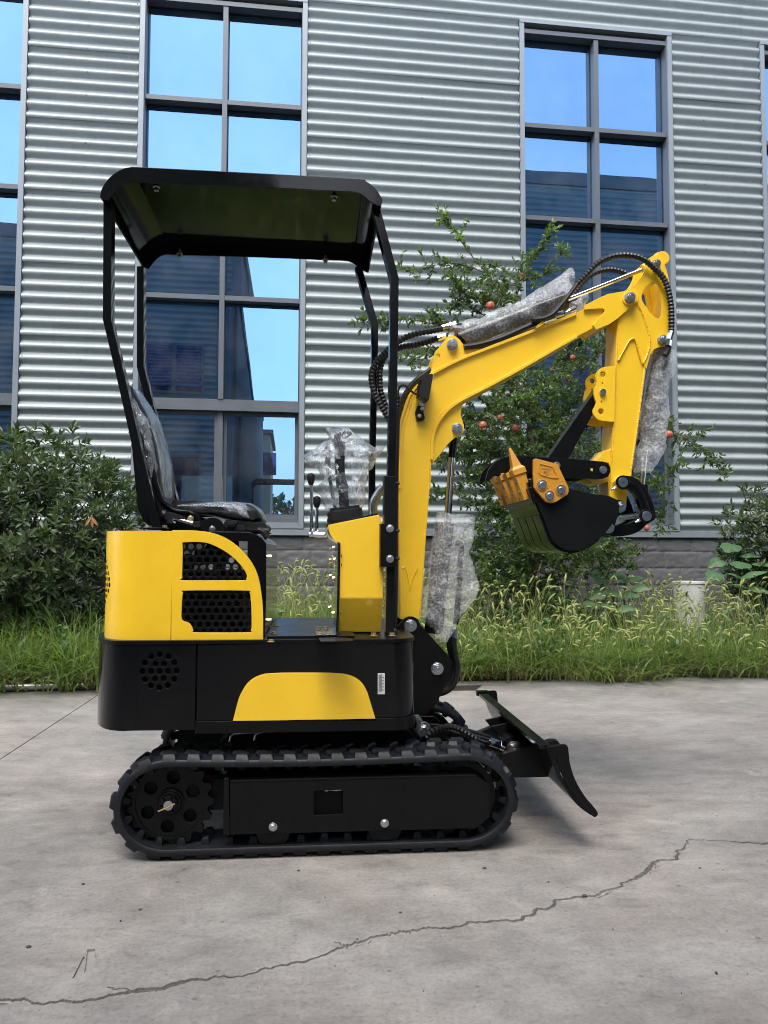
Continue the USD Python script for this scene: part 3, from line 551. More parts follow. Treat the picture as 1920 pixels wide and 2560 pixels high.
def block(s0, foot, h0, h1, taper, shear=0., ysq=1.):       # foot: outline in (along, y); rises from h0 to h1 and shrinks by taper about its centre line
    F_ = np.array(foot, float); c = F_.mean(0); tp = np.array([taper, taper * ysq]); Tp = c + (F_ - c) * tp + [shear, 0]; n = len(F_)
    Md = c + (F_ - c) * (tp * .45 + .55) + [shear * .6, 0]
    v = np.vstack([track_map(s0 + F_[:, 0], F_[:, 1], np.full(n, h0)), track_map(s0 + Md[:, 0], Md[:, 1], np.full(n, h0 + (h1 - h0) * .62)), track_map(s0 + Tp[:, 0], Tp[:, 1], np.full(n, h1))])
    f = []
    for r in (0, n):
        for i in range(n): j = (i + 1) % n; f += [(r + i, r + j, r + n + j), (r + i, r + n + j, r + n + i)]
    t = trimesh.creation.triangulate_polygon(Polygon(Tp), engine='earcut')
    vt, ft = np.asarray(t[0]), np.asarray(t[1])
    kk = [int(np.argmin(np.linalg.norm(Tp - q_, axis=1))) for q_ in vt]
    f += [(2 * n + kk[a], 2 * n + kk[b], 2 * n + kk[c_]) for a, b, c_ in ft]
    m = trimesh.Trimesh(v, np.array(f), process=False); trimesh.repair.fix_normals(m); return vf(m)
NL = 38; PITCH_L = LT / NL
def lug_pair(y0, y1, k, rg):
    s = k * PITCH_L; m = (y0 + y1) / 2; d = 1 if y1 > y0 else -1
    j = lambda: rg.normal(0, .0006)
    F = [(-.024 + j(), .001), (.018, .001), (.021, .030), (.038 + j(), .050), (.038, .082), (.006, .088), (-.006, .062), (-.028, .040)]
    a = block(s, [(u_, y0 + w_ * d) for u_, w_ in F], -.003, LUG, .76, ysq=.84)
    b = block(s + PITCH_L / 2, [(u_, y1 - w_ * d) for u_, w_ in F], -.003, LUG, .76, ysq=.84)
    return a, b
rl = np.random.default_rng(3)
for side, (y0, y1) in enumerate(((TY0, TY1), (-TY0, -TY1))):
    tr_ = part(ex, 'track', belt(min(y0, y1), max(y0, y1)), 'rubber', smooth=40)
    lugs, guides = [], []
    for k in range(NL):
        lugs += lug_pair(y0, y1, k, rl)
        m = (y0 + y1) / 2; s = k * PITCH_L
        guides += [block(s, [(-.014, yy - .016), (.014, yy - .016), (.014, yy + .016), (-.014, yy + .016)], -.018, -.040, .62) for yy in (m - .038 * np.sign(y1 - y0),)]
        guides.append(block(s + .0, [(-.016, m + .022), (.016, m + .022), (.016, m + .054), (-.016, m + .054)], -.018, -.040, .62))
    if side == 0:
        for q_ in lugs: part(tr_, 'tread_lug', q_, 'rubber_lug', smooth=25)
        for q_ in guides: part(tr_, 'drive_lug', q_, 'rubber_lug', smooth=25)
    else:
        part(tr_, 'tread_lugs', lugs, 'rubber_lug', smooth=25, kind='stuff'); part(tr_, 'drive_lugs', guides, 'rubber_lug', smooth=25, kind='stuff')
    sg = -1 if side == 0 else 1
    ym = (y0 + y1) / 2
    def Y(o): return ym + sg * o                    # o > 0 towards the outside of this track
    lo, hi = (lambda a, b: (min(Y(a), Y(b)), max(Y(a), Y(b))))(.0, .01)
    # sprocket: toothed disc with six holes
    th = np.arange(0, 2 * np.pi, 2 * np.pi / (17 * 8)); rr = .126 + .009 * np.clip(1.6 * np.cos(th * 17), -1, 1)
    disc = Polygon(np.stack([CR[0] + rr * np.cos(th), CR[1] + rr * np.sin(th)], 1))
    for k in range(6):
        a = k * np.pi / 3 + .42; disc = disc.difference(circ((CR[0] + .075 * math.cos(a), CR[1] + .075 * math.sin(a)), .0205))
    spd = disc.intersection(circ(CR, .1075))
    sp = part(ex, 'sprocket', slab(disc.difference(circ(CR, .107)), *sorted((Y(.022), Y(.040)))), 'black', smooth=20)
    part(sp, 'web', slab(spd, *sorted((Y(.026), Y(.036)))), 'black', smooth=20)
    part(sp, 'boss', vf([cyl((CR[0], Y(.02), CR[1]), (CR[0], Y(.046), CR[1]), .042, 28), cyl((CR[0], Y(.046), CR[1]), (CR[0], Y(.052), CR[1]), .038, 28, .034)]), 'black')
    nut = Polygon([(CR[0] + .029 * math.cos(a), CR[1] + .029 * math.sin(a)) for a in np.arange(6) * np.pi / 3 + .15])
    for k in range(6):
        a = k * np.pi / 3 + .15; nut = nut.difference(affinity.rotate(sbox(CR[0] + .016, CR[1] - .0028, CR[0] + .04, CR[1] + .0028), math.degrees(a), origin=(CR[0], CR[1])))
    part(sp, 'castle_nut', slab(nut, *sorted((Y(.05), Y(.066)))), 'black')
    part(sp, 'axle', cyl((CR[0], Y(.05), CR[1]), (CR[0], Y(.073), CR[1]), .0145, 22), 'steel')
    part(sp, 'cotter_pin', tube([(CR[0] - .030, Y(.074), CR[1] - .016), (CR[0], Y(.0755), CR[1] - .004), (CR[0] + .020, Y(.074), CR[1] + .006)], .0026, 6), 'brass')
    # idler and road rollers
    idl = part(ex, 'idler_wheel', vf([cyl((CI[0], Y(-.03), CI[1]), (CI[0], Y(.03), CI[1]), .110, 36), cyl((CI[0], Y(.03), CI[1]), (CI[0], Y(.034), CI[1]), .09, 36, .085), cyl((CI[0], Y(.034), CI[1]), (CI[0], Y(.05), CI[1]), .035, 24)]), 'black')
    for (px, py) in ((590, 1788), (832, 1780)):
        c = ax('D', px, py, TY0 + .02)
        part(ex, 'road_roller', vf([cyl((c[0], Y(-.058), .076), (c[0], Y(.058), .076), .032, 26), cyl((c[0], Y(.030), .076), (c[0], Y(.068), .076), .052, 32), cyl((c[0], Y(-.068), .076), (c[0], Y(-.030), .076), .052, 32), cyl((c[0], Y(.068), .076), (c[0], Y(.072), .076), .038, 32)]), 'black')
    # track frame: box with a bent side plate and an access opening
    FP = prof('D', [(497, 1690), (1030, 1677), (1058, 1695), (1058, 1765), (1028, 1789), (497, 1803)], TY0 + .008)
    hole = poly(prof('D', [(678, 1708), (741, 1706), (741, 1759), (678, 1762)], TY0 + .008)).buffer(-.006).buffer(.006)
    a_, b_ = sorted((Y(.082), Y(.076)))
    fr = part(ex, 'track_frame', slab(poly(FP, holes=[hole]), a_, b_), 'black_matt')
    part(fr, 'top_plate', slab(poly(prof('D', [(497, 1686.5), (1018, 1674), (1032, 1676.5), (497, 1689.5)], TY0 + .008)), *sorted((Y(.083), Y(-.04)))), 'black_matt')
    part(fr, 'inner_box', slab(poly(FP).buffer(-.012), *sorted((Y(.052), Y(-.05)))), 'black_matt')
    part(fr, 'end_plate', slab(poly(prof('D', [(484, 1681), (494, 1680), (496, 1804), (482, 1803)], TY0 + .008)), *sorted((Y(.084), Y(-.05)))), 'black')
    part(fr, 'motor_housing', vf([cyl((CR[0], Y(-.06), CR[1]), (CR[0], Y(.012), CR[1]), .108, 30), bx2((CR[0] + .03, Y(-.03), .13), (ax('D', 488, 1740, TY0)[0], Y(.02), .225))]), 'black_matt')
    if side == 0:
        for (px, py) in ((589.5, 1788), (831.5, 1780)):
            c = ax('D', px, py, TY0); part(fr, 'bolt', hexbolt(c[0], Y(.082), c[1], .0105, .008), 'zinc')
        c0, c1 = ax('D', 702, 1708.5, TY0), ax('D', 738, 1709, TY0)
        part(fr, 'grease_valve', vf([cyl((c0[0], Y(.066), c0[1]), (c1[0] - .02, Y(.066), c1[1]), .006, 12), cyl((c0[0], Y(.066), c0[1]), (c0[0] + .01, Y(.066), c0[1]), .0085, 6), cyl((c1[0] - .02, Y(.066), c1[1]), (c1[0], Y(.066), c1[1]), .0075, 12, .0055)]), 'steel')
# centre frame between the tracks and slew ring
part(ex, 'centre_frame', vf([slab(poly([(-.30, .20), (.34, .20), (.38, .26), (.30, .345), (-.26, .345), (-.32, .29)]), -.22, .22), bx2((-.16, -.30, .17), (-.02, .30, .25)), bx2((.14, -.30, .17), (.28, .30, .25))]), 'black_matt')
part(ex, 'slew_ring', vf([cyl((0.0, -.02, .345), (0.0, -.02, .372), .22, 48), cyl((0.0, -.02, .372), (0.0, -.02, .40), .245, 48), cyl((0.0, -.02, .372), (0., -.02, .376), .262, 48)]), 'black')
for i, (x, y) in enumerate(((-.21, -.24), (-.13, -.23))):
    part(ex, 'hydraulic_fitting', vf([cyl((x, y, .345), (x, y, .365), .012, 8), cyl((x - .02, y, .352), (x + .02, y - .01, .352), .009, 8), cyl((x + .012, y, .36), (x + .012, y, .395), .006, 8)]), 'steel')
    part(ex, 'hydraulic_pipe', tube(spl([(x - .065, y - .05, .315), (x - .06, y - .05, .335), (x - .04, y - .05, .342), (x + .03, y - .05, .345)], 5), .004, 7), 'steel')
# dozer blade: arms, mouldboard, cylinder
arm_prof = prof('D', [(1085, 1626), (1190, 1597), (1202, 1598), (1212, 1612), (1207, 1675), (1110, 1677), (1050, 1690)], -.20)
part(ex, 'blade_arm', slab(poly(arm_prof), -.215, -.185), 'black')
arm2 = prof('D', [(955, 1612), (1074, 1564), (1100, 1566), (1110, 1590), (1100, 1640), (960, 1650)], .17)
part(ex, 'blade_arm', slab(poly(arm2), .16, .19), 'black')
bpts = spl(prof('D', [(1187, 1614), (1196, 1640), (1208, 1672), (1228, 1706), (1252, 1738), (1281, 1760)], -.50), 5)
BY0, BY1 = -.50, .465
bl = part(ex, 'dozer_blade', slab(band([(x, z) for x, z in bpts], .012), BY0 + .012, BY1 - .012), 'black_gloss')
end = spl(prof('D', [(1181, 1615), (1196, 1612), (1217, 1609), (1226, 1612), (1229, 1630), (1232, 1652), (1243, 1685), (1262, 1718), (1280, 1740), (1291, 1755), (1289, 1763), (1280, 1763), (1258, 1741), (1230, 1705), (1214, 1672), (1207, 1650), (1201, 1632), (1188, 1628)], BY0), 4, True)
part(bl, 'end_plate', slab(poly(end), BY0, BY0 + .0115), 'black'); part(bl, 'end_plate', slab(poly(end), BY1 - .0115, BY1), 'black')
b0 = np.array(bpts[0])
part(bl, 'corner_lip', vf([bx2((b0[0] - .034, y, b0[1] - .010), (b0[0] + .016, y + .030, b0[1] + .010)) for y in (BY1 - .042,)]), 'black')
b0 = np.array(bpts[0])
part(bl, 'top_rib', slab(poly([b0 + [-.030, .004], b0 + [.006, .004], b0 + [.006, -.008], b0 + [-.030, -.008]]), BY0 + .013, BY1 - .013), 'black_gloss')
for y in (-.05, .06): part(bl, 'stiffener', slab(poly([b0 + [-.08, -.035], b0 + [-.004, -.020], np.array(bpts[14]) + [-.005, 0], np.array(bpts[14]) + [-.06, 0]]), y, y + .012), 'black')
cyl_a, cyl_b = at('D', 962, 1578, -.02), at('D', 1084, 1613, -.06)
bc = part(ex, 'blade_cylinder', cyl(cyl_a, cyl_b, .030, 24), 'black_gloss')
part(bc, 'gland', cyl(cyl_b, cyl_b + (cyl_b - cyl_a) * .07, .034, 24), 'black')
e_ = at('D', 1100, 1604, -.08); part(bc, 'rod_pin', vf([cyl((e_[0], -.16, e_[2] - .005), (e_[0], .02, e_[2] - .005), .020, 20), hexbolt(e_[0], -.16, e_[2] - .005, .024, .014)]), 'steel')
part(bc, 'rod_eye', cyl((e_[0], -.12, e_[2] - .005), (e_[0], -.03, e_[2] - .005), .036, 22), 'black')
f0, f1 = at('D', 1058, 1602, -.16), at('D', 1086, 1611, -.16)
part(bc, 'hose_fitting', vf([cyl(f0, f1, .015, 8), cyl(f1 - (f1 - f0) * .2, f1 + (f1 - f0) * .12, .018, 12)]), 'chrome')
part(bc, 'hose', wrapped_hose([at('fb', *p, -.16) for p in ((590, 655), (625, 615), (690, 580), (770, 565), (840, 578), (910, 615), (990, 660), (1020, 665))], .0115), 'hose_black')
pp = at('D', 916, 1577, -.15); part(ex, 'blade_pivot_pin', vf([hexbolt(pp[0], -.15, pp[2], .017, .012), cyl((pp[0], -.15, pp[2]), (pp[0], .1, pp[2]), .014, 18), cyl((pp[0], -.14, pp[2]), (pp[0], -.125, pp[2]), .026, 24)]), 'steel')
for y in (-.115, .02): part(ex, 'blade_bracket', slab(poly(prof('D', [(900, 1566), (950, 1566), (965, 1578), (965, 1592), (940, 1625), (890, 1620)], -.12)), y, y + .014), 'black')
st = part(ex, 'swing_stop', slab(poly(prof('fb', [(445, 530), (470, 535), (548, 640), (540, 655)], -.20)), -.24, -.16), 'black_gloss')

# ------------------------------------------------------------------ upper body
HY0, HY1 = -.42, .40
def body_plan(xl, xr, y0, y1, rx, ry, rf):
    """Plan outline with wide elliptical rear corners and small front corners."""
    P = []
    for t in np.linspace(0, np.pi / 2, 16): P.append((xl + rx * (1 - math.cos(t)), y0 + ry * (1 - math.sin(t))))
    for t in np.linspace(0, np.pi / 2, 8): P.append((xr - rf * (1 - math.sin(t)), y0 + rf * (1 - math.cos(t))))
    for t in np.linspace(0, np.pi / 2, 8): P.append((xr - rf * (1 - math.cos(t)), y1 - rf * (1 - math.sin(t))))
    for t in np.linspace(0, np.pi / 2, 16): P.append((xl + rx * (1 - math.sin(t)), y1 - ry * (1 - math.cos(t))))
    return Polygon(P).buffer(0)
z_sb = ax('D', 560, 1574, HY0)[1]; z_st = ax('D', 560, 1391, HY0)[1]
xl_k = at('S', 246, 1700, -.263)[0] - .020; xr_k = at('S', 1035, 1700, -.36)[0]; x_turn = at('S', 318, 1800, HY0)[0]
SK = body_plan(xl_k, xr_k, HY0, HY1, .14, .32, .075)
sk_ring = SK.difference(SK.buffer(-.006))
v, f = plan(sk_ring, z_sb, z_st)
sk = part(ex, 'lower_body', plan(sk_ring.intersection(sbox(-2, -.30, 2, 2)), z_sb, z_st), 'black_gloss', smooth=30)
# near side: engine-bay door (with round vent holes) and the long front panel, split by a seam
def wrap_panel(ringpoly, z0, z1): return plan(ringpoly, z0, z1)
x_seam = at('D', 424, 1480, HY0)[0]
near_face = sk_ring.intersection(sbox(-2, -2, 2, -.30))
xh0, xh1 = at('bh', 370, 420, HY0)[0], at('bh', 775, 420, HY0)[0]
part(sk, 'rear_panel', plan(near_face.intersection(sbox(-2, -2, xh0 - .0005, 2)), z_sb, z_st), 'black_gloss', smooth=30)
zh0, zh1 = ax('bh', 500, 615, HY0)[1], ax('bh', 500, 235, HY0)[1]
vents = [ax('bh', *p, HY0) for p in ((575, 273), (500, 294), (653, 292), (443, 350), (537, 358), (613, 358), (706, 346), (420, 426), (497, 424), (574, 424), (650, 424), (727, 421), (440, 500), (533, 492), (611, 488), (706, 496), (495, 555), (571, 573), (648, 551))]
vent_plate = sbox(xh0, z_sb, x_seam - .003, z_st)
for c in vents: vent_plate = vent_plate.difference(circ(c, .0098, 5))
dv, df = slab(vent_plate, HY0 + .0001, HY0 + .0061)
part(sk, 'vented_door', (dv, df), 'black_gloss', smooth=20)
part(sk, 'side_panel', plan(near_face.intersection(sbox(x_seam + .003, -2, 2, 2)), z_sb + .028, z_st), 'black_gloss', smooth=30)
part(sk, 'bottom_rail', plan(near_face.intersection(sbox(x_seam + .003, -2, 2, 2)).buffer(.004).intersection(sbox(-2, -2, 2, -.3)), z_sb - .012, z_sb + .026), 'black', smooth=30)
part(sk, 'bottom_plate', plan(SK.buffer(-.012), z_sb + .004, z_sb + .012), 'black_matt')
part(sk, 'inner_wall', plan(SK.buffer(-.03).difference(SK.buffer(-.036)), z_sb + .014, z_st - .02), 'black_matt')
zd = z_st + .001
part(ex, 'deck', plan(SK.buffer(.002), zd, zd + .012), 'black')
ins = spl(prof('D', [(503, 1558), (514, 1515), (522, 1495), (537, 1473), (560, 1459), (590, 1454), (665, 1453), (725, 1454), (757, 1459), (779, 1472), (792, 1492), (798, 1510), (812, 1556)], HY0 - .003), 4)
part(sk, 'yellow_panel', slab(poly([ax('D', 503, 1559, HY0 - .003)] + [tuple(p) for p in ins] + [ax('D', 812, 1556.5, HY0 - .003)]), HY0 - .004, HY0 - .0005), 'yellow', label='curved yellow panel set into the black side')
gz = [ax('fb', 206, 137, HY0 - .002), ax('fb', 262, 303, HY0 - .002)]
ga = part(sk, 'level_gauge', slab(sbox(gz[0][0], gz[1][1], gz[1][0], gz[0][1]), HY0 - .004, HY0 - .0006), 'white_decal', label='small pale sight gauge with tick marks')
h_g = gz[0][1] - gz[1][1]; w_g = gz[1][0] - gz[0][0]
part(ga, 'scale_marks', vf([slab(sbox(gz[0][0] + w_g * (.18 if i % 2 else .10), gz[1][1] + h_g * (.14 + .042 * i), gz[0][0] + w_g * .42, gz[1][1] + h_g * (.155 + .042 * i)), HY0 - .0046, HY0 - .0041) for i in range(19)] + [slab(circ((gz[0][0] + w_g * .72, gz[1][1] + h_g * (.2 + .15 * i)), w_g * .09, 4), HY0 - .0046, HY0 - .0041) for i in range(5)] + [slab(sbox(gz[0][0] + w_g * .47, gz[1][1] + h_g * .12, gz[0][0] + w_g * .55, gz[1][1] + h_g * .95), HY0 - .0046, HY0 - .0041)]), 'ink', kind='stuff')
# rear yellow hood, rounded at the back, with a patch of round holes
HN = -.402
z_h0, z_h1 = ax('D', 372, 1391.5, HN)[1] + .002, ax('D', 372, 1147, HN)[1]
xl_h = at('S', 263, 1500, HN + .104)[0] - .005; x_hs = at('D', 372, 1250, HN)[0]; xt_h = xl_h + .14
HP = body_plan(xl_h, .2, HN, .36, .14, .14, .02)
hood_ring = HP.difference(HP.buffer(-.005)); ext_y = max(p[1] for p in HP.exterior.coords if p[1] < -.235 and p[0] < xt_h + .001)
hd = part(ex, 'rear_hood', plan(hood_ring.intersection(sbox(-2, ext_y, x_hs - .002, 2)), z_h0, z_h1), 'yellow', smooth=30)
crn = hood_ring.intersection(sbox(-2, -2, x_hs - .002, -.30))
ext = np.array([(x_hs - .002, HN)] + sorted([p for p in HP.exterior.coords[:-1] if p[1] < -.235 and p[0] < xt_h + .001], key=lambda p: (round(p[1], 6), -p[0])))
Ls_ = x_hs - .002 - xt_h
sL = np.concatenate([[0], np.cumsum(np.linalg.norm(np.diff(ext, axis=0), axis=1))])
def corner_sheet(s0, s1, z0, z1, holes):             # bent sheet of the hood's corner with real round holes
    P = sbox(s0, z0, s1, z1)
    for h in holes: P = P.difference(circ(h, .0075, 4))
    tri_v, tri_f = [], []
    for a in np.arange(s0, s1 - 1e-6, .008):
        g = P.intersection(sbox(a, z0, min(a + .008, s1), z1))
        for gg in getattr(g, 'geoms', [g]):
            if gg.geom_type != 'Polygon': continue
            tv, tf = trimesh.creation.triangulate_polygon(gg, engine='earcut'); tri_f.append(np.asarray(tf) + sum(len(x) for x in tri_v)); tri_v.append(np.asarray(tv))
    V = np.vstack(tri_v); Fc = np.vstack(tri_f); x = np.interp(V[:, 0], sL, ext[:, 0]); y = np.interp(V[:, 0], sL, ext[:, 1])
    m = trimesh.Trimesh(np.stack([x, y, V[:, 1]], 1), Fc, process=False); m.merge_vertices(digits_vertex=6); return vf(m)
s_at = lambda px, py: None
rows_h = []
for i in range(8):
    zc_ = ax('ho', 180, 410 + 47 * i, HN + .12)[1]; s_ = Ls_ + [.165, .150, .138, .130, .126, .134, .148, .163][i]
    while s_ < sL[-1] - .01: rows_h.append((s_, zc_)); s_ += .0195
part(hd, 'corner_sheet', corner_sheet(0, sL[-1], z_h0, z_h1, rows_h), 'yellow', smooth=30)
part(hd, 'top_plate', plan(HP.buffer(-.006).intersection(sbox(-2, -2, x_hs - .002, 2)), z_h1 - .012, z_h1 - .006), 'black')
part(hd, 'liner', plan(HP.buffer(-.035).difference(HP.buffer(-.04)).intersection(sbox(-2, -2, x_hs - .01, 2)), z_h0, z_h1 - .02), 'black_matt')
# engine cover: black box, and the yellow side panel with two mesh openings
x_c1 = at('ho', 1472, 900, HN)[0]
z_c0, z_c1 = zd + .013, ax('ho', 1350, 163, HN)[1]
cov = poly(prof('ho', [(712, 1095), (712, 160), (1340, 165), (1440, 215), (1478, 260), (1478, 700), (1466, 1085)], HN + .006))
part(ex, 'engine_cover', vf([slab(cov.difference(cov.buffer(-.03).intersection(sbox(-2, -2, x_c1 - .06, 3))), HN + .008, HN + .016), slab(cov.difference(cov.buffer(-.008)), HN + .0165, .34)]), 'black_gloss')
side = [(690, 1095), (698, 150), (860, 152), (950, 160)] + [tuple(p) for p in spl([(1000, 167), (1080, 188), (1160, 225), (1240, 282), (1320, 365), (1380, 455), (1415, 545), (1435, 650), (1450, 780), (1453, 900)], 3)] + [(1453, 1085)]
w1_ = spl([(787, 330), (785, 270), (800, 252), (960, 252), (1060, 285), (1150, 335), (1230, 400), (1290, 470), (1318, 525), (1310, 558), (1280, 566), (800, 566), (783, 545), (783, 440)], 4, True)
w2_ = spl([(782, 720), (790, 670), (820, 652), (1300, 652), (1340, 668), (1350, 720), (1356, 830), (1358, 940), (1350, 980), (1320, 998), (900, 998), (875, 985), (862, 950), (835, 918), (790, 902), (776, 870), (778, 800)], 4, True)
pan = poly(prof('ho', side, HN), .004, holes=[Polygon(prof('ho', w1_, HN)), Polygon(prof('ho', w2_, HN))])
sp_ = part(ex, 'side_panel', slab(pan, HN - .002, HN + .003), 'yellow', label='yellow side panel with two openings over black punched mesh')
def mesh_grille(win, oy):
    g = Polygon(prof('ho', win, HN)).buffer(.006); x0, z0, x1, z1 = g.bounds; d = px_size('ho', 65.5, HN); hs = []
    zz, r = z0 + oy, 0
    while zz < z1 + d:
        xx = x0 - d + (d / 2 if r % 2 else 0)
        while xx < x1 + d: hs.append(circ((xx, zz), d * .345, 4)); xx += d
        zz += d * .845; r += 1
    return slab(g.difference(unary_union(hs)), HN + .0034, HN + .006)
part(sp_, 'mesh_grille', mesh_grille(w1_, .006), 'black', smooth=False); part(sp_, 'mesh_grille', mesh_grille(w2_, .010), 'black', smooth=False)
# things glimpsed inside the engine bay
ib = lambda px, py, y: at('ho', px, py, y)
for px, py, r, m in ((830, 420, .02, 'plastic_black'), (1020, 350, .022, 'black'), (920, 380, .018, 'black'), (1090, 440, .02, 'black'), (1140, 330, .012, 'zinc'), (1050, 480, .009, 'zinc')):
    p = ib(px, py, -.34); part(ex, 'engine_part', cyl(p - [0, .0, r], p + [0, .02, r], r, 14), m)
part(ex, 'engine_block', vf([bx2((at('ho', 800, 800, -.25)[0], -.24, zd + .02), (at('ho', 1280, 800, -.25)[0], .15, zd + .22)), cyl((at('ho', 1000, 400, -.2)[0], -.22, zd + .30), (at('ho', 1250, 400, -.2)[0], -.22, zd + .30), .03, 16)]), 'black_matt')
# deck plates and bolts between seat and console
fx0, fx1 = at('co', 95, 2000, -.38)[0], at('co', 690, 2000, -.38)[0]
part(ex, 'floor_plate', plan(sbox(fx0, -.385, fx1 + .06, .22), zd + .0125, zd + .020), 'black')
part(ex, 'floor_plate', plan(Polygon([gnd('co', x, y, zd + .027)[:2] for x, y in ((508, 1908), (520, 1970), (705, 1965), (690, 1900))]), zd + .0205, zd + .029), 'black_gloss')
part(ex, 'floor_plate', plan(Polygon([gnd('co', x, y, zd + .02)[:2] for x, y in ((540, 2000), (560, 1980), (830, 2000), (845, 2020), (560, 2026))]), zd + .0205, zd + .0235), 'black')
def topbolt(p, r=.0075, h=.007): return vf([cyl(p, p + [0, 0, .0018], r * 1.45, 14), cyl(p + [0, 0, .0018], p + [0, 0, h], r, 6)])
for x, y in ((108, 1885), (172, 1876), (155, 1940), (130, 2012), (542, 1898), (606, 1898), (556, 1950), (628, 1950)):
    z_ = zd + (.0292 if x > 500 else .0202); p = gnd('co', x, y + 8, z_); part(ex, 'bolt', topbolt(p), 'brass')
for x, y in ((97, 1283), (140, 1283), (104, 1832), (135, 1832)):
    p = at('co', x, y, -.36 if x < 120 else -.30); px_ = x_c1 + .001; part(ex, 'bolt', cyl((px_, p[1], p[2]), (px_ + .012, p[1], p[2]), .0065, 6), 'brass')

# ------------------------------------------------------------------ console, levers
CN = -.30
up = prof('co', [(625, 1010), (1060, 922), (1088, 990), (1104, 1300), (1096, 1641), (720, 1641), (728, 1166), (680, 1150), (640, 1092), (620, 1045)], CN)
cons = part(ex, 'console', slab(poly(up), CN, CN + .36), 'yellow', smooth=20)
c_ = [ax('co', *p, CN) for p in ((720, 1642), (1096, 1642))]; d_ = [ax('co', *p, CN + .03) for p in ((1085, 1940), (708, 1940))]
yb = .055
vv = np.array([(c_[0][0], CN, c_[0][1]), (c_[1][0], CN, c_[1][1]), (d_[0][0], CN + yb, d_[0][1]), (d_[1][0], CN + yb, d_[1][1]), (c_[0][0], CN + .36, c_[0][1]), (c_[1][0], CN + .36, c_[1][1]), (d_[0][0], CN + .36, d_[0][1]), (d_[1][0], CN + .36, d_[1][1])])
part(cons, 'lower_panel', vf(trimesh.convex.convex_hull(vv)), 'yellow', smooth=10, label='lower yellow console panel bent inwards')
bv_ = np.array([(*ax('co', 632, 1012, CN), CN - .0), (*ax('co', 1060, 924, CN), CN - .0)])
t0, t1 = ax('co', 612, 1000, CN), ax('co', 1052, 905, CN)
part(cons, 'top_plate', vf(slab(poly([t0, t1, (t1[0], t1[1] - .006), (t0[0], t0[1] - .006)]), CN + .012, CN + .35)), 'black')
edge_ = poly(prof('co', [(706, 1168), (728, 1172), (722, 1640), (710, 1930), (700, 1975), (672, 1985), (690, 1940), (700, 1640)], CN - .002))
part(cons, 'front_plate', slab(edge_, CN - .006, CN + .40), 'black_gloss')
knee = poly([tuple(p) for p in spl(prof('co', [(622, 1028), (600, 1040), (594, 1070), (612, 1105), (650, 1145), (700, 1172)], CN), 4)] + prof('co', [(704, 1160), (660, 1130), (626, 1095), (612, 1062), (628, 1040)], CN))
part(cons, 'knee_plate', slab(knee, CN - .004, CN + .36), 'chrome')
for x, y in ((655, 1215), (683, 1207), (655, 1312), (690, 1308), (655, 1450), (683, 1470), (650, 1722), (680, 1772), (735, 1275), (735, 1352), (725, 1770)):
    Yb = CN + .05 if x < 670 else CN - .001
    p = at('co', x, y, Yb); part(cons, 'bolt', vf([cyl(p - [.010, 0, 0], p, .0058, 6), cyl(p - [.004, 0, 0], p, .008, 12)]) if x < 700 else cyl(p, p + [.003, 0, 0], .004, 6), 'brass' if x < 700 else 'iron')
# rubber boot, joystick, second stick behind, hand levers
boot = [(622, 968, 640, 990), (618, 955, 915, 915), (630, 935, 912, 900), (648, 912, 895, 880), (655, 900, 888, 868)]
jy = -.13
bo = []
for (xa, ya, xb, yb2, hw, hh) in ((618, 985, 905, 932, .075, .010), (622, 952, 912, 908, .078, .017), (640, 908, 892, 878, .066, .014)):
    a, b = at('co', xa, ya, jy), at('co', xb, yb2, jy); m = (a + b) / 2; L = np.linalg.norm(b - a)
    q_ = rbox((-L / 2, -hw, -hh), (L / 2, hw, hh), .02, 'z'); q_ = (q_[0] + m, q_[1]); bo.append(rot(q_, m, [0, 1, 0], -math.degrees(math.atan2(b[2] - a[2], b[0] - a[0]))))
part(ex, 'rubber_boot', bo, 'plastic_black')
js = spl([(680, 215), (770, 205), (782, 240), (775, 330), (765, 460), (770, 580), (790, 660), (797, 690), (705, 700), (690, 620), (680, 480), (678, 330)], 4, True)
js_ = part(ex, 'joystick', pillow(prof('co', js, jy), jy - .022, jy + .022, .010), 'plastic_black', smooth=50)
p = at('co', 790, 228, jy); part(js_, 'button', cyl(p - [.006, .008, .006], p + [.01, 0, .008], .010, 12), 'plastic_black')
part(js_, 'stem', cyl(at('co', 752, 690, jy), at('co', 765, 890, jy), .018, 14), 'plastic_black')
part(ex, 'joystick', vf([tube([at('co', *q_, .10) for q_ in ((617, 335), (620, 450), (628, 545), (632, 580))], [.013, .0115, .011, .010], 10), tube([at('co', *q_, .10) for q_ in ((632, 580), (690, 900))], .007, 8)]), 'plastic_black')
for (kx, k0, k1, rx, r1, yy) in ((475, 562, 665, 480, 1072, -.20), (525, 760, 862, 525, 1072, -.14)):
    k = part(ex, 'hand_lever', cyl(at('co', rx, k1 - 20, yy), at('co', rx, r1, yy), px_size('co', 14, yy), 14), 'chrome')
    a = [at('co', kx, y, yy) for y in (k0, k0 + 8, k0 + 22, k0 + 40, k0 + 70, k1)]; w_ = px_size('co', 1, yy)
    part(k, 'knob', tube(a, [w_ * 8, w_ * 27, w_ * 34, w_ * 35, w_ * 30, w_ * 19], 16), 'plastic_black')
    part(k, 'nut', vf([cyl(at('co', rx, 1056, yy), at('co', rx, 1076, yy), w_ * 19, 6)]), 'steel')
part(ex, 'lever_bar', vf([cyl(at('co', 458, 1096, -.17), at('co', 615, 1094, -.17), .0135, 16)]), 'chrome')
part(ex, 'front_handrail', tube(spl([at('co', *q_, .02) for q_ in ((1015, 930), (1012, 860), (1022, 800), (1060, 735), (1100, 680))], 5), .0165, 12), 'steel')

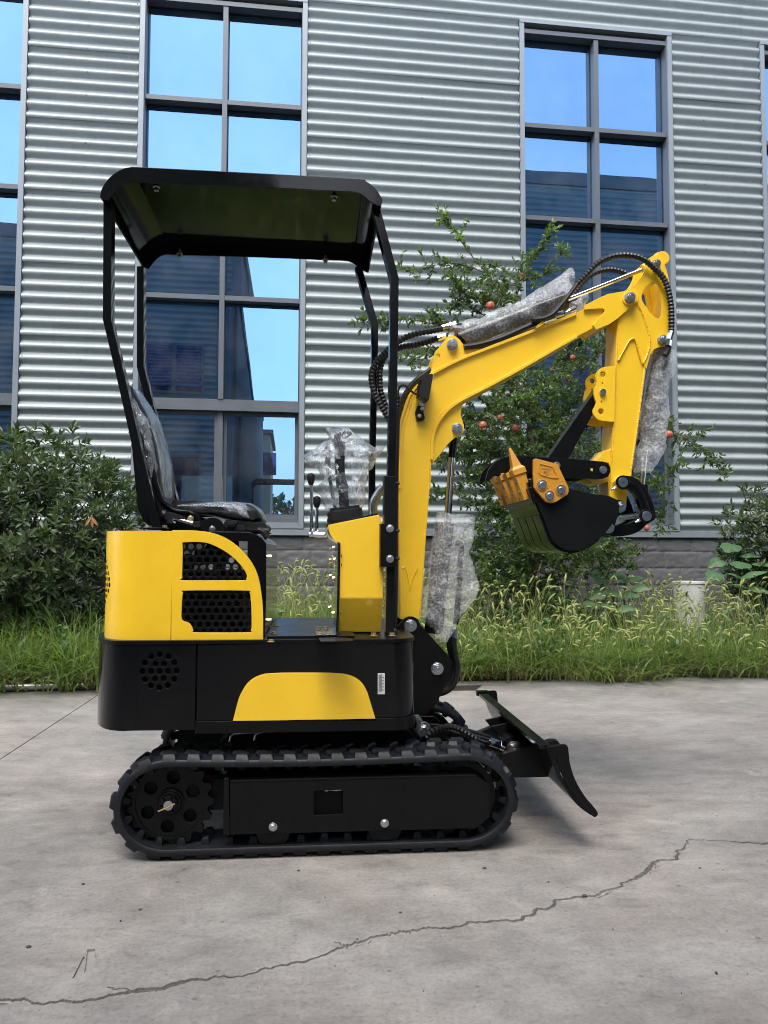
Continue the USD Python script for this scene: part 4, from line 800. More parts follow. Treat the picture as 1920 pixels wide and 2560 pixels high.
# ------------------------------------------------------------------ seat
SY0, SY1 = -.25, .07
SYM = (SY0 + SY1) / 2
se = part(ex, 'seat', pillow(prof('s2', spl([(450, 1435), (540, 1406), (760, 1396), (1050, 1394), (1300, 1404), (1400, 1446), (1460, 1520), (1470, 1590), (1280, 1600), (1060, 1560), (820, 1500), (570, 1490)], 3, True), SYM), SY0, SY1, .035), 'vinyl', smooth=60, label=None)
part(se, 'backrest', pillow(prof('s2', spl([(-10, 130), (30, 110), (70, 165), (145, 295), (220, 440), (285, 660), (340, 880), (365, 1100), (360, 1290), (330, 1360), (280, 1350), (215, 1230), (140, 960), (60, 640), (-10, 330)], 3, True), SYM), SY0, SY1, .03), 'vinyl', smooth=60)
shell = poly(prof('s2', [(20, 330), (80, 620), (140, 860), (200, 1080), (260, 1270), (330, 1400), (420, 1470), (560, 1500), (650, 1500), (720, 1560), (700, 1590), (480, 1580), (330, 1540), (230, 1400), (150, 1150), (60, 800), (10, 520)], SY0))
part(se, 'shell', slab(shell, SY0 - .002, SY1 - .0), 'plastic_black')
rim = spl(prof('s2', [(95, 560), (170, 900), (235, 1170), (310, 1350), (420, 1440), (520, 1475), (640, 1490), (700, 1530), (722, 1590)], SY0), 4)
part(se, 'rim_tube', tube([(x, SY0 - .006, z) for x, z in rim], .010, 10), 'black_gloss')
part(se, 'back_panel', slab(poly(prof('s2', [(30, 900), (90, 1180), (160, 1460), (260, 1600), (190, 1600), (90, 1520), (40, 1380), (5, 1100)], SY0 - .01)), SY0 - .01, SY1), 'black')
part(se, 'pan', slab(poly(prof('s2', [(1040, 1560), (1480, 1600), (1500, 1640), (1480, 1680), (1250, 1680), (1000, 1690), (1010, 1600)], SY0), .004), SY0 + .005, SY1), 'plastic_black')
part(se, 'slide_rail', vf([slab(poly(prof('s2', [(300, 1606), (700, 1600), (1500, 1690), (1530, 1690), (1520, 1704), (300, 1700)], SY0 - .02)), SY0 - .03, SY0 + .0), slab(poly(prof('s2', [(300, 1606), (1500, 1690), (1500, 1704), (300, 1700)], SY0 - .02)), SY1 - .06, SY1 - .03)]), 'black')
c_ = ax('s2', 885, 1672, SY0 - .04)
part(se, 'recliner_disc', slab(circ(c_, px_size('s2', 132, SY0 - .04), 16).intersection(sbox(-2, c_[1] - .03, 2, 3)), SY0 - .055, SY0 - .035), 'black')
part(se, 'bolt', hexbolt(c_[0], SY0 - .055, c_[1] - .000, .0085, .007), 'steel')
part(se, 'adjuster', vf([slab(poly(prof('s2', [(300, 1490), (420, 1480), (560, 1530), (560, 1560), (420, 1560), (300, 1545)], SY0 - .05), .004), SY0 - .062, SY0 - .036), cyl(at('s2', 300, 1500, SY0 - .05), at('s2', 340, 1510, SY0 - .05), .016, 14)]), 'plastic_black')
part(se, 'adjuster_rod', cyl(at('s2', 432, 1550, SY0 - .055), at('s2', 655, 1605, SY0 - .055), .0075, 12), 'chrome')
part(se, 'link_block', slab(poly(prof('s2', [(655, 1590), (740, 1580), (745, 1650), (660, 1650)], SY0 - .05), .003), SY0 - .062, SY0 - .04), 'plastic_black')
part(se, 'height_knob', vf([slab(poly(prof('s2', [(1040, 1590), (1150, 1570), (1170, 1600), (1140, 1630), (1045, 1630)], SY0 - .05), .004), SY0 - .06, SY0 - .03), slab(poly(prof('s2', [(1140, 1630), (1265, 1630), (1265, 1690), (1140, 1690)], SY0 - .03), .004), SY0 - .05, SY0 - .01)]), 'plastic_black')
p = ax('s2', 632, 1552, SY0 - .02); part(se, 'bolt', hexbolt(p[0], SY0 - .025, p[1], .0085, .007), 'brass')
part(ex, 'wiring_plug', vf([tube(spl([at('s2', *q_, HN + .03) for q_ in ((1430, 1690), (1475, 1710), (1500, 1750), (1520, 1775))], 5), .011, 8), cyl(at('s2', 1400, 1680, HN + .03), at('s2', 1530, 1690, HN + .03), .008, 8)]), 'plastic_black')
# ------------------------------------------------------------------ canopy and posts
KY0, KY1 = -.39, .225
outer = spl([(62, 232), (72, 190), (105, 140), (158, 97), (215, 79), (300, 80), (850, 108), (1380, 138), (1440, 152), (1490, 190), (1527, 245)], 5)
inner = spl([(1520, 284), (1466, 258), (1422, 222), (1372, 206), (1250, 200), (850, 180), (300, 160), (222, 156), (172, 172), (132, 212), (104, 250)], 5)
fas = poly([tuple(p) for p in prof('cz', outer, KY0)] + [tuple(p) for p in prof('cz', inner, KY0)])
cn = part(ex, 'canopy', slab(fas, KY0, KY0 + .006), 'black_gloss', smooth=25)
OUT = np.array(prof('cz', outer, KY0)); shell_line = LineString(OUT)
roofp = shell_line.buffer(.007, single_sided=False, cap_style=2).intersection(Polygon(list(OUT) + [(OUT[-1][0] + .01, OUT[-1][1] - .3), (OUT[0][0] - .01, OUT[0][1] - .3)]).buffer(.0005))
part(cn, 'roof_sheet', slab(roofp, KY0 + .0065, KY1 - .0065), 'black_gloss', smooth=60)
part(cn, 'rear_fascia', slab(fas, KY1 - .006, KY1), 'black_gloss', smooth=25)
for px, py, Yb in ((355, 172, KY0 + .035), (1275, 222, KY0 + .035), (476, 520, KY1 - .03), (1231, 552, KY1 - .03)):
    p = at('cz', px, py, Yb); part(cn, 'bolt', vf([cyl(p, p - [0, 0, .008], .012, 14), cyl(p - [0, 0, .008], p - [0, 0, .020], .0085, 6), cyl(p, p + [0, 0, .012], .006, 8)]), 'steel')
def post(pts, k, yc, w, d, mat='black_gloss'):
    ls = LineString(prof(k, pts, yc - d / 2)); return slab(ls.buffer(w / 2, cap_style=2, join_style=1, quad_segs=8), yc - d / 2, yc + d / 2)
PN, PF = -.325, .165
part(ex, 'canopy_post', post([(232, 436), (231, 690), (262, 820), (297, 975), (318, 1060), (338, 1140)], 'D', PN, .026, .046), 'black_gloss', smooth=30)
part(ex, 'canopy_post', post([(303, 575), (303, 792), (345, 960), (385, 1120), (392, 1150)], 'D', PF, .026, .046), 'black_gloss', smooth=30)
part(ex, 'canopy_post', post([(812, 448), (853, 602), (850, 800), (846, 1040), (842, 1375)], 'D', PN, .027, .046), 'black_gloss', smooth=30)
part(ex, 'canopy_post', post([(774, 575), (810, 700), (809, 800), (804, 1000), (803, 1350)], 'D', PF, .026, .046), 'black_gloss', smooth=30)
# rear brace plates behind the seat, seen beside the near post
part(ex, 'rear_brace', slab(poly(prof('s2', [(-60, 500), (-20, 520), (40, 820), (110, 1150), (180, 1450), (235, 1640), (160, 1640), (90, 1580), (30, 1440), (-10, 1050)], -.28)), -.290, -.270), 'black')
part(ex, 'post_foot', rbox(at('s2', 75, 1672, PN - .03), at('s2', 410, 1664, PN + .07), .004), 'black')
for px in (150, 330): p = at('s2', px, 1664, PN - .01); part(ex, 'bolt', topbolt(p, .009, .010), 'brass')
sl = [ax('co', 1108, 588, PN - .03), ax('co', 1210, 1372, PN - .03)]
part(ex, 'post_sleeve', vf([slab(sbox(sl[0][0], sl[1][1], sl[1][0], sl[0][1]), PN - .034, PN + .034), slab(sbox(sl[0][0] - .012, sl[1][1], sl[0][0] + .004, ax('co', 1100, 1000, PN)[1]), PN - .02, PN + .03)]), 'black')
for py in (1041, 1303): c = ax('co', 1158, py, PN - .035); part(ex, 'bolt', hexbolt(c[0], PN - .034, c[1], .0105, .008), 'zinc')
part(ex, 'post_foot', rbox(at('co', 1000, 1990, PN - .06), at('co', 1200, 1974, PN + .06), .004), 'black')
for px in (1015, 1175): p = at('co', px, 1968, PN - .04); part(ex, 'bolt', topbolt(p, .009, .010), 'brass')
part(ex, 'hose_bundle', vf([tube(spl([at('co', *q_, -.13) for q_ in pts], 6), .0105, 8) for pts in ([(1222, 0), (1210, 500), (1205, 1000), (1205, 1500), (1195, 1900)], [(1195, 300), (1190, 800), (1188, 1400), (1180, 1900)])] + [cyl(at('co', 1195, y, -.14), at('co', 1240, y, -.14), .006, 8) for y in (650, 1060, 1300)]), 'hose_black')

# ------------------------------------------------------------------ boom bracket, boom
def two(pl_, y, t): return vf([slab(pl_, -y - t / 2, -y + t / 2), slab(pl_, y - t / 2, y + t / 2)])
bp = prof('bl', [(205, 215), (290, 118), (318, 106), (345, 108), (372, 122), (395, 165), (440, 215), (500, 282), (560, 345), (592, 398), (594, 440), (575, 515), (520, 618), (480, 690), (430, 740), (340, 742), (300, 700), (300, 260)], -.10)
part(ex, 'boom_bracket', slab(poly(bp, .002), -.105, -.085), 'black', smooth=20)
part(ex, 'boom_bracket', slab(poly(bp, .002), .085, .105), 'black', smooth=20)
for px, py in ((331, 168), (505, 449)): c = ax('bl', px, py, -.12); part(ex, 'bracket_pin', pinhead(c[0], -.105, c[1], .0185), 'zinc')
BN = -.062
outl = [('cy', 150, 1872), ('cy', 140, 1300), ('cy', 131, 700), ('bm', 127, 1900), ('bm', 128, 1660), ('bm', 148, 1545), ('bm', 175, 1450), ('bm', 205, 1365), ('bm', 245, 1300), ('bm', 292, 1248), ('bm', 345, 1200), ('bm', 400, 1160), ('bm', 640, 1032), ('bm', 900, 930), ('bm', 1240, 800), ('bm', 1640, 640),
        ('ar', 480, 682), ('ar', 478, 650), ('ar', 590, 592), ('ar', 700, 540), ('ar', 860, 512), ('ar', 905, 490), ('ar', 950, 486), ('ar', 990, 510), ('ar', 1008, 560), ('ar', 1000, 605), ('ar', 960, 640), ('ar', 840, 742), ('ar', 800, 778), ('ar', 720, 832), ('ar', 592, 888), ('ar', 566, 868), ('ar', 300, 1008), ('ar', 0, 1172),
        ('bm', 1180, 1110), ('bm', 900, 1262), ('bm', 700, 1365), ('bm', 620, 1410), ('bm', 540, 1470), ('bm', 470, 1555), ('bm', 430, 1640), ('bm', 412, 1750), ('bm', 405, 1950), ('cy', 428, 450), ('cy', 400, 900), ('cy', 370, 1300), ('cy', 320, 1872)]
BO = poly([ax(k, x, y, BN) for k, x, y in outl])
bcut = BO.difference(poly(prof('bm', [(-50, 900), (120, 900), (125, 1150), (-50, 1200)], BN)))
bm = part(ex, 'boom', slab(bcut, BN, .062), 'yellow', smooth=18)
# flange strips along the top and the belly, standing a little proud of the web
top_l = spl(prof('bm', [(395, 1168), (640, 1040), (900, 938), (1240, 806), (1655, 640)], BN), 3)
low_l = spl(prof('bm', [(408, 1900), (415, 1740), (436, 1640), (478, 1555), (548, 1470), (630, 1408), (700, 1366), (900, 1264), (1180, 1112), (1575, 884), (1660, 838)], BN), 3)
back_l = spl(prof('bm', [(133, 2150), (134, 1665), (153, 1548), (210, 1370), (250, 1303), (296, 1252)], BN), 3)
part(bm, 'flange', slab(LineString(top_l).buffer(.0055, cap_style=2), BN - .010, .072), 'yellow', smooth=25)
part(bm, 'flange', slab(LineString(low_l).buffer(.0055, cap_style=2), BN - .010, .072), 'yellow', smooth=25)
part(bm, 'flange', slab(LineString(back_l).buffer(.0045, cap_style=2), BN - .006, .068), 'yellow', smooth=25)
def bead(k, pts, Y, r=.0028, seed=0, n=5):
    P = spl(prof(k, pts, Y), 3); ls = LineString(P); m = max(int(ls.length / .0035), 4); Q = [ls.interpolate(t, normalized=True) for t in np.linspace(0, 1, m)]
    rg = np.random.default_rng(seed); return tube([(p.x, Y, p.y) for p in Q], r * rg.uniform(.7, 1.35, m), n)
part(bm, 'weld_bead', vf([bead('bm', [(165, 2150), (168, 1700), (190, 1560), (235, 1400), (300, 1280)], BN, .0022, 1), bead('bm', [(398, 2150), (405, 1800), (425, 1640), (520, 1470), (690, 1350)], BN - .004, .0026, 2),
                          bead('cy', [(160, 1860), (150, 1300), (135, 700)], BN, .0022, 3), bead('cy', [(330, 1860), (372, 1250), (405, 800), (425, 500)], BN, .0022, 4)]), 'weld', kind='stuff')
part(bm, 'weld_bead', vf([bead('cy', [(170, 1400), (195, 1395), (215, 1450), (235, 1550), (240, 1610)], BN, .0028, 5), bead('cy', [(310, 1405), (270, 1480), (248, 1560), (240, 1610)], BN, .0028, 6)]), 'weld', kind='stuff')
lobe = poly(prof('bm', [(735, 1345), (695, 1395), (672, 1450), (666, 1510), (680, 1560), (694, 1600), (694, 1640), (680, 1668), (655, 1688), (610, 1710), (560, 1755), (500, 1835), (440, 1905), (405, 1955), (405, 1750), (430, 1640), (480, 1550), (560, 1465)], BN), .001)
part(bm, 'cylinder_lug', slab(lobe, -.056, -.040), 'yellow', smooth=20); part(bm, 'cylinder_lug', slab(lobe, .040, .056), 'yellow', smooth=20)
lug2 = poly([tuple(p) for p in prof('bm', [(402, 1160), (418, 1080), (430, 1000), (450, 955), (475, 930), (520, 870), (548, 838), (580, 822), (615, 828), (645, 850), (672, 885), (700, 912), (745, 932), (800, 938), (905, 936)], BN)], holes=[circ(ax('bm', 468, 1000, BN), .0078)])
part(bm, 'cylinder_lug', slab(lug2, BN + .002, BN + .016), 'yellow', smooth=20); part(bm, 'cylinder_lug', slab(lug2, .046, .060), 'yellow', smooth=20)
tip = poly(prof('ar', [(476, 690), (478, 648), (590, 590), (700, 538), (862, 510), (905, 487), (950, 483), (992, 508), (1010, 560), (1002, 607), (962, 642), (842, 744), (802, 780), (722, 834), (592, 888), (560, 842), (600, 790), (672, 712), (674, 690), (650, 678)], BN - .008))
part(bm, 'tip_plate', slab(tip, -.074, BN - .0006), 'yellow', smooth=20); part(bm, 'tip_plate', slab(tip, .0626, .074), 'yellow', smooth=20)
part(bm, 'tip_boss', cyl((ax('ar', 925, 575, -.08)[0], -.080, ax('ar', 925, 575, -.08)[1]), (ax('ar', 925, 575, -.08)[0], .080, ax('ar', 925, 575, -.08)[1]), px_size('ar', 76, -.08), 26), 'yellow')
for k, px, py, y, r in (('bm', 597, 890, BN, .0175), ('bm', 640, 1622, -.056, .0168), ('ar', 945, 556, -.080, .0175)):
    c = ax(k, px, py, y - .02); part(bm, 'boom_pin', pinhead(c[0], y, c[1], r), 'zinc')
part(bm, 'hose_clip', slab(poly(prof('bm', [(1325, 735), (1370, 700), (1385, 725), (1340, 755), (1305, 768)], -.075)), -.085, -.060), 'yellow')
part(bm, 'hose_clip', slab(poly(prof('bm', [(1310, 682), (1350, 662), (1368, 700), (1325, 716)], -.075)), -.083, -.062), 'steel')
# work lamp on the boom
lp = part(ex, 'work_lamp', slab(poly(prof('bm', [(325, 1190), (400, 1180), (408, 1195), (372, 1400), (300, 1370), (290, 1330)], -.10), .001), -.145, -.070), 'plastic_black')
part(lp, 'lens', slab(poly(prof('bm', [(398, 1195), (416, 1190), (388, 1300), (364, 1395), (356, 1390), (376, 1300)], -.10)), -.142, -.073), 'lamp_glass')
part(lp, 'cooling_fin', vf([slab(poly(prof('bm', [(300 - 8 * i * 0 + (i * -3), 1225 + 24 * i), (325 - i * 5, 1225 + 24 * i), (322 - i * 5, 1236 + 24 * i), (296 - i * 3, 1236 + 24 * i)], -.10)), -.143, -.072) for i in range(6)]), 'plastic_black')
part(lp, 'bracket', slab(poly(prof('bm', [(268, 1490), (285, 1440), (320, 1420), (345, 1450), (340, 1490), (352, 1540), (345, 1556), (292, 1568), (284, 1555)], -.075)), -.080, -.0635), 'black')
part(lp, 'hinge', slab(poly(prof('bm', [(300, 1380), (322, 1364), (345, 1385), (365, 1420), (330, 1440), (305, 1432)], -.09), .001), -.10, -.085), 'chrome')
for px, py, m in ((325, 1382, 'chrome'), (335, 1448, 'steel'), (312, 1512, 'brass')): c = ax('bm', px, py, -.10); part(lp, 'bolt', hexbolt(c[0], -.10 if m == 'chrome' else -.081, c[1], .0058, .006), m)
part(lp, 'cable', tube(spl([at('ps', *q_, -.10) for q_ in ((1120, 1285), (1070, 1265), (1010, 1215), (950, 1155), (880, 1130), (825, 1160), (800, 1220), (795, 1290), (800, 1330))], 5), .0042, 7), 'hose_black')
# boom cylinder, mostly inside bubble wrap
cp, cq = at('cy', 682, 105, 0), at('bl', 500, 440, 0)
cd = (cq - cp) / np.linalg.norm(cq - cp)
r0 = at('cy', 637, 290, 0); r1 = at('cy', 600, 900, 0); rd = (r1 - r0) / np.linalg.norm(r1 - r0)
bcy = part(ex, 'boom_cylinder', cyl(at('cy', 560, 985, 0), at('cy', 455, 2000, 0), .035, 26), 'black_gloss')
part(bcy, 'rod', cyl(at('cy', 625, 385, 0), at('cy', 585, 1000, 0), px_size('cy', 33, 0), 20), 'chrome')
part(bcy, 'rod_eye', vf([cyl(at('cy', 645, 200, 0), at('cy', 625, 386, 0), px_size('cy', 35, 0), 20), cyl((cp[0], -.035, cp[2]), (cp[0], .035, cp[2]), .022, 22)]), 'black_gloss')
part(bcy, 'oil_pipe', tube(spl([at('cy', *q_, -.0) for q_ in ((660, 1170), (705, 1185), (712, 1240), (705, 1320), (690, 1600), (668, 1850), (660, 1920))], 5), .011, 10), 'black_gloss')
part(bcy, 'hose_fitting', vf([cyl(at('cy', 654, 1965, 0), at('cy', 650, 2045, 0), .0125, 10), cyl(at('cy', 600, 1975, .03), at('cy', 598, 2010, .03), .011, 10)]), 'steel')
part(bcy, 'hose', hose([at('bl', *q_, 0) for q_ in ((610, 240), (607, 290), (620, 370), (632, 430), (622, 500), (590, 565), (545, 595), (510, 605))], .0125), 'hose_black')
part(bcy, 'hose', hose([at('bl', *q_, .03) for q_ in ((575, 220), (582, 300), (598, 380), (608, 450), (596, 510), (560, 560), (520, 585))], .0125), 'hose_black')
# arm cylinder on top of the boom
acy = part(ex, 'arm_cylinder', cyl(at('bm', 640, 868, 0), at('bm', 1560, 520, 0), .036, 26), 'black_gloss')
part(acy, 'rod', cyl(at('bm', 1560, 525, 0), at('ar', 1062, 288, 0), px_size('ar', 22, 0), 20), 'chrome')
part(acy, 'rod_eye', vf([cyl(at('ar', 1055, 290, 0), at('ar', 1150, 250, 0), .020, 14), cyl((at('ar', 1195, 225, 0)[0], -.03, at('ar', 1195, 225, 0)[2]), (at('ar', 1195, 225, 0)[0], .03, at('ar', 1195, 225, 0)[2]), .032, 20)]), 'yellow')
part(acy, 'hose_fitting', vf([cyl(at('bm', 500, 755, -.02), at('bm', 560, 740, -.02), .0095, 8), cyl(at('bm', 565, 745, -.02), at('bm', 620, 732, -.02), .0125, 6), cyl(at('bm', 462, 850, -.03), at('bm', 530, 828, -.03), .0115, 8)]), 'chrome')
part(acy, 'elbow', hose([at('bm', *q_, -.02) for q_ in ((615, 735), (650, 738), (690, 752))], .0105), 'hose_black')
# hoses of the boom
hs1 = [at('ps', *q_, -.02) for q_ in ((1560, 150), (1380, 185), (1150, 225), (960, 285), (840, 350), (690, 450), (560, 580), (440, 700), (360, 840), (335, 980), (350, 1120), (400, 1290), (480, 1440), (560, 1580), (640, 1720), (720, 1900))]
hs2 = [at('ps', *q_, .0) for q_ in ((1470, 320), (1300, 380), (1100, 430), (900, 460), (740, 510), (600, 600), (520, 720), (480, 880), (480, 1040), (490, 1200), (530, 1340), (590, 1500), (660, 1650), (730, 1800))]
part(ex, 'wrapped_hose', wrapped_hose(hs1, .0115), 'hose_black'); part(ex, 'wrapped_hose', wrapped_hose(hs2, .0115), 'hose_black')
part(ex, 'wrapped_hose', wrapped_hose([at('ps', *q_, -.08) for q_ in ((790, 1330), (790, 1500), (785, 1700), (770, 1950), (760, 2212))], .010), 'hose_black')
part(ex, 'boom_hose', hose([at('ps', *q_, -.03) for q_ in ((1365, 850), (1250, 930), (1120, 1030), (1020, 1130), (930, 1260), (870, 1400), (838, 1560), (815, 1760), (790, 2100))], .0095), 'hose_black')
part(ex, 'boom_hose', hose([at('ps', *q_, .01) for q_ in ((1365, 885), (1260, 950), (1140, 1045), (1040, 1145), (955, 1270), (890, 1410), (855, 1560), (830, 1760))], .0095), 'hose_black')
part(ex, 'boom_hose', hose([at('bm', *q_, -.066) for q_ in ((690, 925), (820, 905), (1000, 852), (1200, 765), (1330, 705), (1420, 670), (1475, 645))], .0115), 'hose_black')
part(ex, 'boom_hose', hose([at('bm', *q_, -.02) for q_ in ((690, 945), (850, 925), (1040, 862), (1250, 780), (1330, 745), (1420, 705))], .0115), 'hose_black')
part(ex, 'hose_fitting', vf([cyl(at('ar', 175, 752, -.066), at('ar', 270, 722, -.066), .0105, 10), cyl(at('ar', 275, 722, -.066), at('ar', 330, 700, -.066), .0125, 6), cyl(at('ar', 332, 700, -.066), at('ar', 388, 675, -.066), .0105, 10), cyl(at('ar', 80, 828, -.03), at('ar', 200, 785, -.03), .0095, 8)]), 'chrome')
over = [at('ar', *q_, -.085) for q_ in ((-40, 790), (60, 780), (160, 735), (250, 640), (330, 540), (410, 430), (490, 350), (570, 262), (660, 200), (760, 162), (880, 150), (1000, 168), (1090, 212), (1170, 280), (1240, 350), (1290, 440), (1320, 560), (1335, 680), (1338, 800), (1335, 900))]
part(ex, 'boom_hose', hose(over[:6], .0095), 'hose_black'); part(ex, 'wrapped_hose', wrapped_hose(over[5:], .0112), 'hose_black')
over2 = [at('ar', *q_, .07) for q_ in ((300, 640), (400, 500), (480, 400), (570, 330), (660, 300), (740, 292), (830, 310), (920, 350), (1000, 420), (1070, 520), (1120, 640), (1150, 740))]
part(ex, 'wrapped_hose', wrapped_hose(over2, .0105), 'hose_black')
part(ex, 'hose_fitting', vf([cyl(at('ar', 1334, 905, -.085), at('ar', 1312, 985, -.085), .0135, 10), cyl(at('ar', 1310, 985, -.085), at('ar', 1302, 1045, -.085), .0125, 6)]), 'chrome')
part(ex, 'boom_hose', hose([at('ar', *q_, -.08) for q_ in ((1304, 1040), (1305, 1070), (1292, 1110), (1272, 1140))], .0115), 'hose_black')

# ------------------------------------------------------------------ dipper arm
AN = -.055
head = [(1075, 258), (1086, 225), (1102, 193), (1132, 170), (1168, 160), (1205, 168), (1235, 190), (1255, 225), (1278, 290), (1296, 350), (1312, 430), (1320, 520), (1322, 640), (1320, 760), (1308, 880), (1296, 960), (1286, 1020), (1272, 1056), (1235, 1062), (1200, 1066), (1165, 1080), (1140, 1104), (1120, 1140), (1108, 1190), (1085, 1280), (1062, 1238), (1040, 1185), (1005, 1060), (980, 990), (952, 972), (920, 992), (860, 1105), (815, 1200), (804, 1196), (806, 780), (860, 730), (880, 560), (900, 490), (960, 450), (1010, 400), (1050, 340), (1074, 290)]
hole = spl([(1100, 440), (1148, 420), (1190, 438), (1208, 490), (1228, 600), (1232, 735), (1205, 778), (1155, 760), (1098, 690), (1046, 610), (1038, 560), (1062, 495)], 3, True)
hp = poly(prof('ar', head, AN), .001, holes=[Polygon(prof('ar', hole, AN))])
arm = part(ex, 'dipper_arm', slab(poly([ax('ar', *p, AN) for p in ((806, 782), (870, 720), (1000, 620), (1060, 760), (1098, 880), (1122, 1000), (1118, 1130), (1085, 1280), (1058, 1450), (1008, 1800), (948, 2212))] + [ax('bk', *p, AN) for p in ((1378, 505), (1352, 660), (1345, 735), (1290, 700), (1205, 690), (1225, 330))] + [ax('ar', 762, 1800, AN), ax('ar', 780, 1240, AN)]), AN, .055), 'yellow', smooth=18)
part(arm, 'head_plate', slab(hp, -.061, AN - .0005), 'yellow', smooth=20); part(arm, 'head_plate', slab(hp, .0555, .067), 'yellow', smooth=20)
vee = poly([ax('ar', *p, AN) for p in ((812, 1195), (850, 1120), (900, 1020), (925, 985), (955, 972), (985, 985), (1005, 1050), (1045, 1190), (1060, 1230), (1045, 1232), (1020, 1180), (985, 1060), (968, 1000), (945, 990), (925, 1010), (880, 1090), (830, 1195))])
part(arm, 'weld_bead', vf([bead('ar', [(812, 1190), (870, 1085), (918, 1000), (955, 975), (985, 990), (1010, 1080), (1052, 1222)], -.061, .0034, 8), bead('ar', [(1000, 620), (1058, 740), (1100, 870), (1122, 985), (1110, 1100), (1062, 1215)], -.062, .0040, 9)]), 'weld', kind='stuff')
part(arm, 'weld_bead', vf([bead('ar', [(1075, 1240), (1052, 1440), (1003, 1800), (945, 2205)], AN, .0042, 10), bead('bk', [(1445, 20), (1405, 300), (1378, 500)], AN, .0042, 11), bead('ar', [(812, 790), (800, 1000), (790, 1240), (770, 1800), (745, 2205)], AN, .0030, 12), bead('ar', [(1262, 470), (1290, 540), (1302, 640), (1302, 740)], -.062, .0032, 13)]), 'weld', kind='stuff')
for px, py, y in ((1200, 226, -.062), (1266, 975, -.062)): c = ax('ar', px, py, y - .02); part(arm, 'arm_pin', pinhead(c[0], y, c[1], .0155), 'zinc')
hx = (ax('ar', 1195, 225, 0)[0], ax('ar', 1195, 225, 0)[1]); part(arm, 'pin_boss', vf([cyl((hx[0], -.054, hx[1]), (hx[0], -.036, hx[1]), .026, 20), cyl((hx[0], .036, hx[1]), (hx[0], .054, hx[1]), .026, 20)]), 'yellow')
web = [ax('ar', *p, AN) for p in ((1090, 430), (1150, 405), (1200, 425), (1250, 610), (1255, 770))]
part(arm, 'inner_web', slab(LineString([ax('ar', *p, 0) for p in ((1215, 790), (1225, 600), (1190, 440))]).buffer(.006), -.054, .0550), 'yellow')
# thumb bracket: two scalloped plates with pin holes
bk_pts = [(785, 1242), (700, 1250), (648, 1262), (615, 1288), (597, 1318), (592, 1355), (600, 1400), (592, 1440), (576, 1475), (574, 1520), (582, 1565), (596, 1605), (585, 1640), (566, 1672), (563, 1705), (575, 1738), (605, 1768), (650, 1785), (745, 1796), (775, 1790)]
TB = -.066
thb = poly([tuple(p) for p in prof('ar', bk_pts, TB)], .001)
for (px, py, r) in ((660, 1325, 30), (657, 1415, 10), (648, 1598, 10), (642, 1690, 30)): thb = thb.difference(circ(ax('ar', px, py, TB), px_size('ar', r, TB), 6))
part(arm, 'thumb_bracket', slab(thb, TB, TB + .0100), 'yellow', smooth=20)
part(arm, 'thumb_bracket', slab(thb, .045, .0560), 'yellow', smooth=20)
c = ax('ar', 655, 1505, TB); part(arm, 'thumb_pin', vf([cyl((c[0], TB - .010, c[1]), (c[0], .07, c[1]), px_size('ar', 33, TB), 22)]), 'steel')
# arm foot: knuckle plate for the thumb pivot and boss for the bucket links
part(arm, 'knuckle', slab(poly(prof('bk', [(1215, 268), (1195, 290), (1165, 285), (1090, 380), (1150, 378), (1200, 390), (1220, 440), (1200, 505), (1150, 530), (1060, 525), (1010, 518), (1070, 555), (1130, 565), (1195, 545), (1205, 690), (1230, 690)], -.050)), -.050, .050), 'yellow', smooth=20)
c = ax('bk', 1270, 515, AN); part(arm, 'link_boss', cyl((ax('bk', 1300, 560, -.06)[0], -.072, ax('bk', 1300, 560, -.06)[1]), (ax('bk', 1300, 560, -.06)[0], .072, ax('bk', 1300, 560, -.06)[1]), .030, 26), 'yellow')
# bucket cylinder on the outside of the arm
kcy = part(ex, 'bucket_cylinder', cyl(at('ar', 1250, 1075, 0), at('ar', 1075, 2050, 0), .034, 24), 'black_gloss')
part(kcy, 'rod', cyl(at('ar', 1090, 1960, 0), at('bk', 1478, 600, 0), px_size('bk', 19, 0), 18), 'chrome')
part(kcy, 'rod_eye', cyl(at('bk', 1482, 570, 0), at('bk', 1515, 800, 0), .022, 16), 'black')

# ------------------------------------------------------------------ bucket, links and thumb
LY = -.085
lk1 = poly([tuple(p) for p in prof('bk', spl([(1280, 520), (1300, 505), (1340, 502), (1400, 520), (1455, 565), (1505, 635), (1542, 715), (1560, 780), (1566, 830), (1555, 862), (1520, 882), (1485, 868), (1468, 835), (1470, 800), (1445, 780), (1432, 730), (1405, 668), (1365, 625), (1330, 604), (1295, 604), (1272, 580), (1268, 545)], 3, True), LY)])
bl_ = part(ex, 'bucket_link', slab(lk1, LY - .024, LY), 'black_gloss', smooth=25)
part(ex, 'bucket_link', slab(lk1, .085, .109), 'black_gloss', smooth=25)
part(bl_, 'rib', slab(LineString(spl(prof('bk', [(1335, 535), (1400, 560), (1450, 610), (1490, 690), (1512, 770)], LY - .02), 4)).buffer(.007), LY - .0275, LY - .0245), 'black_gloss')
lk2 = poly([tuple(p) for p in prof('bk', spl([(1470, 800), (1520, 780), (1565, 810), (1560, 860), (1510, 900), (1470, 940), (1410, 975), (1330, 995), (1250, 998), (1200, 990), (1175, 960), (1180, 910), (1210, 885), (1250, 905), (1310, 905), (1370, 890), (1420, 862), (1445, 830)], 3, True), -.055)])
part(ex, 'bucket_link', slab(lk2, -.060, -.034), 'black_gloss', smooth=25); part(ex, 'bucket_link', slab(lk2, .034, .060), 'black_gloss', smooth=25)
